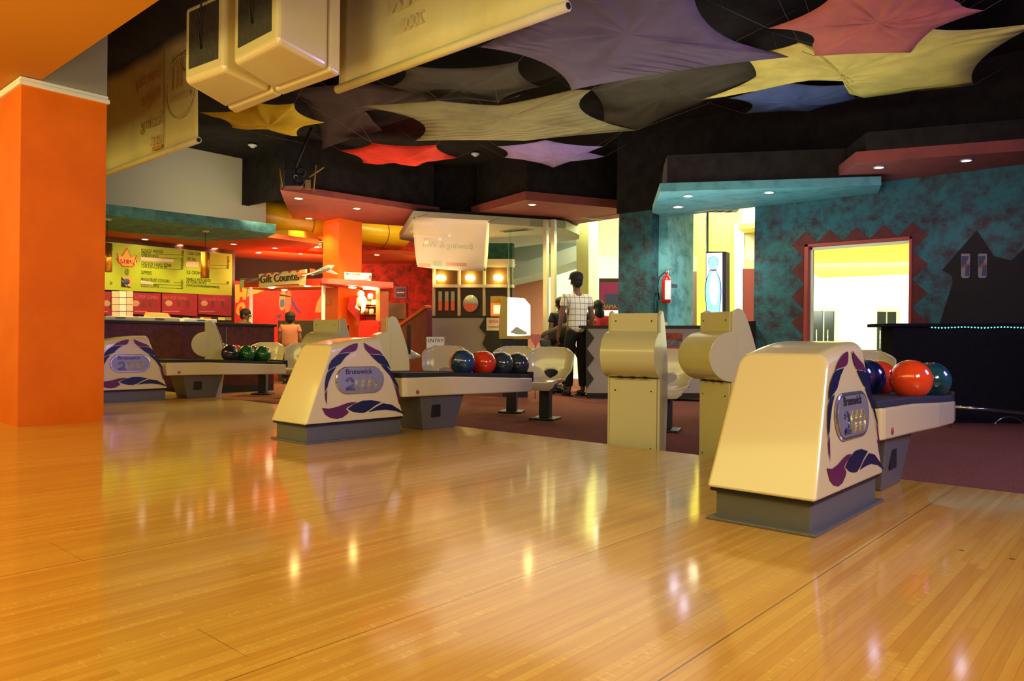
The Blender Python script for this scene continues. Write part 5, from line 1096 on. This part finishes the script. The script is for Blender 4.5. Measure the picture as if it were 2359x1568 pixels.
def human(name, label, loc, rz, J, top, trousers, shirt_len=1., hat=None, hair=HAIR, legs=True, fingers=True, sleeve=.5, pattern=None, long_hair=False):
    """local frame: x right of the body, y the way the body faces, z up from the floor"""
    t = thing(name, label, 'person', loc, rz)
    P, S, N, H = J['pelvis'], J['chest'], J['neck'], J['head']
    ch = [[(P, (.13, .11)), (lerp3(P, S, .35), (.125, .105)), (lerp3(P, S, .75), (.145, .115)), (S, (.13, .10)), (N, .052), (lerp3(N, H, .45), .055), (H, (.078, .092)), (J['crown'], (.05, .06))]]
    idx = 8; ci = 3
    for sd in ('l', 'r'):
        sh, el, wr = J['sh_'+sd], J['el_'+sd], J['wr_'+sd]; hd = lerp3(el, wr, 1.32)
        ch.append([ci, (sh, .055), (lerp3(sh, el, .5), .046), (el, .038), (lerp3(el, wr, .45), .036), (wr, .025), (lerp3(el, wr, 1.16), (.036, .020))])
        pi = idx+5; idx += 6
        if fingers:
            d = [wr[i]-el[i] for i in range(3)]; L = math.sqrt(sum(v*v for v in d)); d = [v/L for v in d]; pal = lerp3(el, wr, 1.16); sx = -1 if sd == 'l' else 1
            for k, (off, ln) in enumerate(((-.026, .062), (-.009, .072), (.009, .068), (.026, .052))):
                a = (pal[0]+d[0]*.03, pal[1]+off+d[1]*.03, pal[2]+d[2]*.03); e = (a[0]+d[0]*ln*.5-sx*.004, a[1]+d[1]*ln*.5, a[2]+d[2]*ln*.5); f = (e[0]+d[0]*ln*.4-sx*.016, e[1]+d[1]*ln*.4, e[2]+d[2]*ln*.45)
                ch.append([pi, (a, .010), (e, .0085), (f, .007)]); idx += 3
            a = (pal[0]-sx*.005+d[0]*-.01, pal[1]+.036, pal[2]+d[2]*-.01); e = (a[0]-sx*.012+d[0]*.03, a[1]+.014, a[2]+d[2]*.035); ch.append([pi, (a, .011), (e, .008)]); idx += 2
    if legs:
        for sd in ('l', 'r'):
            hp_, kn, an = J['hp_'+sd], J['kn_'+sd], J['an_'+sd]
            ch.append([0, (hp_, .085), (lerp3(hp_, kn, .5), .072), (kn, .055), (lerp3(kn, an, .4), .052), (an, .036), ((an[0], an[1]+.06, .035), (.038, .030)), ((an[0], an[1]+.16, .028), (.036, .020))])
    skinned('body', t, ch, SKIN)
    # shirt: torso plus sleeves; trousers: hips plus legs
    m = top; ex = .018
    c2 = [[(lerp3(P, S, -.24*shirt_len), (.160+ex, .132+ex)), (lerp3(P, S, .30), (.135+ex, .112+ex)), (lerp3(P, S, .75), (.150+ex, .118+ex)), (S, (.135+ex, .104+ex)), (lerp3(S, N, .72), (.058, .052))]]
    for sd in ('l', 'r'):
        sh, el = J['sh_'+sd], J['el_'+sd]; c2.append([3, (sh, .055+ex), (lerp3(sh, el, sleeve*.6), .052+ex), (lerp3(sh, el, sleeve), .050+ex)])
    skinned('shirt', t, c2, m)
    if legs:
        c3 = [[(lerp3(P, S, .16), (.128, .105)), (P, (.142, .122))]]
        for sd in ('l', 'r'):
            hp_, kn, an = J['hp_'+sd], J['kn_'+sd], J['an_'+sd]; c3.append([1, (hp_, .098), (lerp3(hp_, kn, .5), .088), (kn, .072), (lerp3(kn, an, .5), .070), (lerp3(kn, an, .93), .066)])
        skinned('trousers', t, c3, trousers, root=1)
        for sd in ('l', 'r'):
            an = J['an_'+sd]; b = B(); b.sphere((an[0], an[1]+.07, .045), .05, BLACK, 16, (.95, 2.7, .85)); b.b2((an[0]-.045, an[1]-.06, 0), (an[0]+.045, an[1]+.19, .02), BLACK); b.done('shoe', t, bev=.006)
    # head details: nose, ears, hair
    fy = J.get('face', (0, 1, 0)); fv = V3(fy).normalized(); sv = Vector((fv.y, -fv.x, 0)); Hc = V3(H)
    b = B(); b.sphere(Hc+fv*.093+Vector((0, 0, -.015)), .016, SKIN, 10, (1, 1, 1.4))
    for s_2 in (-1, 1):
        b.sphere(Hc+sv*(.080*s_2)+Vector((0, 0, -.01)), .022, SKIN, 10, (.6, .9, 1.4)); b.sphere(Hc+fv*.084+sv*(.03*s_2)+Vector((0, 0, .015)), .010, WHITE, 8); b.sphere(Hc+fv*.092+sv*(.03*s_2)+Vector((0, 0, .015)), .005, BLACK, 8)
    b.sphere(Hc+fv*.084+Vector((0, 0, -.055)), .018, mat('lip_brown', (120, 60, 50), .5), 8, (1.2, .6, .35)); b.done('face', t)
    b = B(); b.sphere(Hc-fv*.018+Vector((0, 0, .045)), .100, hair, 24, (.92, 1.0, .86)); b.sphere(Hc-fv*.055+Vector((0, 0, -.0)), .072, hair, 16, (1.05, .8, 1.15))
    if long_hair: b.sphere(Hc-fv*.07+Vector((0, 0, -.10)), .085, hair, 16, (1.0, .6, 1.5))
    b.done('hair', t)
    if hat:
        b = B(); c = Hc+Vector((0, 0, .055)); b.lathe([(.104, 0), (.106, .03), (.095, .075), (.06, .105), (0, .115)], c, hat, 24)
        b.prism([c+fv*(.09)+sv*x+fv*y+Vector((0, 0, .0)) for x, y in ((-.08, -.03), (.08, -.03), (.07, .05), (.0, .085), (-.07, .05))], (0, 0, .012), hat); b.done('cap', t)
    return t
def joints(h=1.75, lean=0., arms=None, stride=.0):
    k = h/1.75
    def q(x, y, z): return (x*k, (y+lean*max(0, z-.95))*k, z*k)
    J = dict(pelvis=q(0, 0, .95), chest=q(0, 0, 1.36), neck=q(0, .01, 1.50), head=q(0, .03, 1.63), crown=q(0, .01, 1.70), sh_l=q(-.18, 0, 1.41), sh_r=q(.18, 0, 1.41),
        el_l=q(-.24, -.01, 1.13), el_r=q(.24, -.01, 1.13), wr_l=q(-.25, .07, .89), wr_r=q(.25, .07, .89), hp_l=q(-.09, 0, .88), hp_r=q(.09, 0, .88), kn_l=q(-.10, .03+stride/2, .50), kn_r=q(.10, .03-stride/2, .50), an_l=q(-.11, stride, .09), an_r=q(.11, -stride, .09))
    if arms: J.update(arms)
    return J
def plaid():
    m = mat('white_check_shirt', (226, 220, 196), .8); nt = m.node_tree; b_ = nt.nodes['Principled BSDF']; tc = [n for n in nt.nodes if n.type == 'TEX_COORD'][0]
    sp_ = nt.nodes.new('ShaderNodeSeparateXYZ'); nt.links.new(tc.outputs['Object'], sp_.inputs[0]); outs = []
    for i, sc in ((2, .085), (0, .075)):
        a = nt.nodes.new('ShaderNodeMath'); a.operation = 'DIVIDE'; a.inputs[1].default_value = sc; nt.links.new(sp_.outputs[i], a.inputs[0])
        f = nt.nodes.new('ShaderNodeMath'); f.operation = 'FRACT'; nt.links.new(a.outputs[0], f.inputs[0])
        l = nt.nodes.new('ShaderNodeMath'); l.operation = 'LESS_THAN'; l.inputs[1].default_value = .10; nt.links.new(f.outputs[0], l.inputs[0]); outs.append(l)
    mx = nt.nodes.new('ShaderNodeMath'); mx.operation = 'MAXIMUM'; nt.links.new(outs[0].outputs[0], mx.inputs[0]); nt.links.new(outs[1].outputs[0], mx.inputs[1])
    c = nt.nodes.new('ShaderNodeMix'); c.data_type = 'RGBA'; c.inputs[6].default_value = (*srgb((226, 220, 196)), 1); c.inputs[7].default_value = (*srgb((120, 112, 96)), 1); nt.links.new(mx.outputs[0], c.inputs[0]); nt.links.new(c.outputs[2], b_.inputs['Base Color']); return m
DT = mat('dark_trousers', (26, 26, 28), .9, var=(18, 18, 20), vs=20)
face_left = R(60)    # turned towards the glass storefront, seen from behind at an angle
human('person', 'standing man in white checked shirt, dark cap and black trousers with arms hanging', base(1328, 11.0), face_left, joints(1.80), plaid(), DT, hat=mat('dark_cap', (24, 20, 20), .8))
Jb = dict(pelvis=(0, -.12, .84), chest=(0, .30, 1.02), neck=(0, .44, 1.08), head=(0, .56, 1.12), crown=(0, .62, 1.14), sh_l=(-.17, .32, .98), sh_r=(.17, .32, .98), el_l=(-.2, .38, .74), el_r=(.2, .36, .76), wr_l=(-.14, .44, .54), wr_r=(.15, .44, .55),
    hp_l=(-.09, -.12, .80), hp_r=(.09, -.12, .80), kn_l=(-.10, .02, .45), kn_r=(.10, -.02, .45), an_l=(-.1, -.06, .09), an_r=(.1, -.12, .09))
human('person', 'person bending forward in dark olive top and grey jeans beside the standing man', base(1277, 11.5), R(-70), Jb, mat('dark_olive_shirt', (46, 42, 30), .85), mat('grey_jeans', (70, 74, 80), .85), hair=HAIR)
human('person', 'boy with short black hair and dark navy shirt behind the bending person', base(1292, 12.0), R(70), joints(1.50), mat('navy_shirt', (22, 24, 34), .85), DT, fingers=False)
Jw = joints(1.46, arms=dict(wr_l=(-.12, .24, 1.02), wr_r=(.12, .24, 1.02)))
human('person', 'woman with black hair and red shirt behind the reception desk', base(1378, 12.1), R(55), Jw, mat('red_shirt', (214, 46, 34), .8), DT, long_hair=True, fingers=True)
human('person', 'person with dark hair and brown shirt seated behind the snack counter end', base(558, 13.5), R(-60), joints(1.30, .1), mat('brown_shirt', (110, 66, 40), .8), DT, fingers=False)
human('person', 'person with dark hair and salmon shirt at the gift counter, seen from behind', base(668, 13.2), R(50), joints(1.24), mat('salmon_shirt', (176, 104, 82), .8), DT, fingers=False)
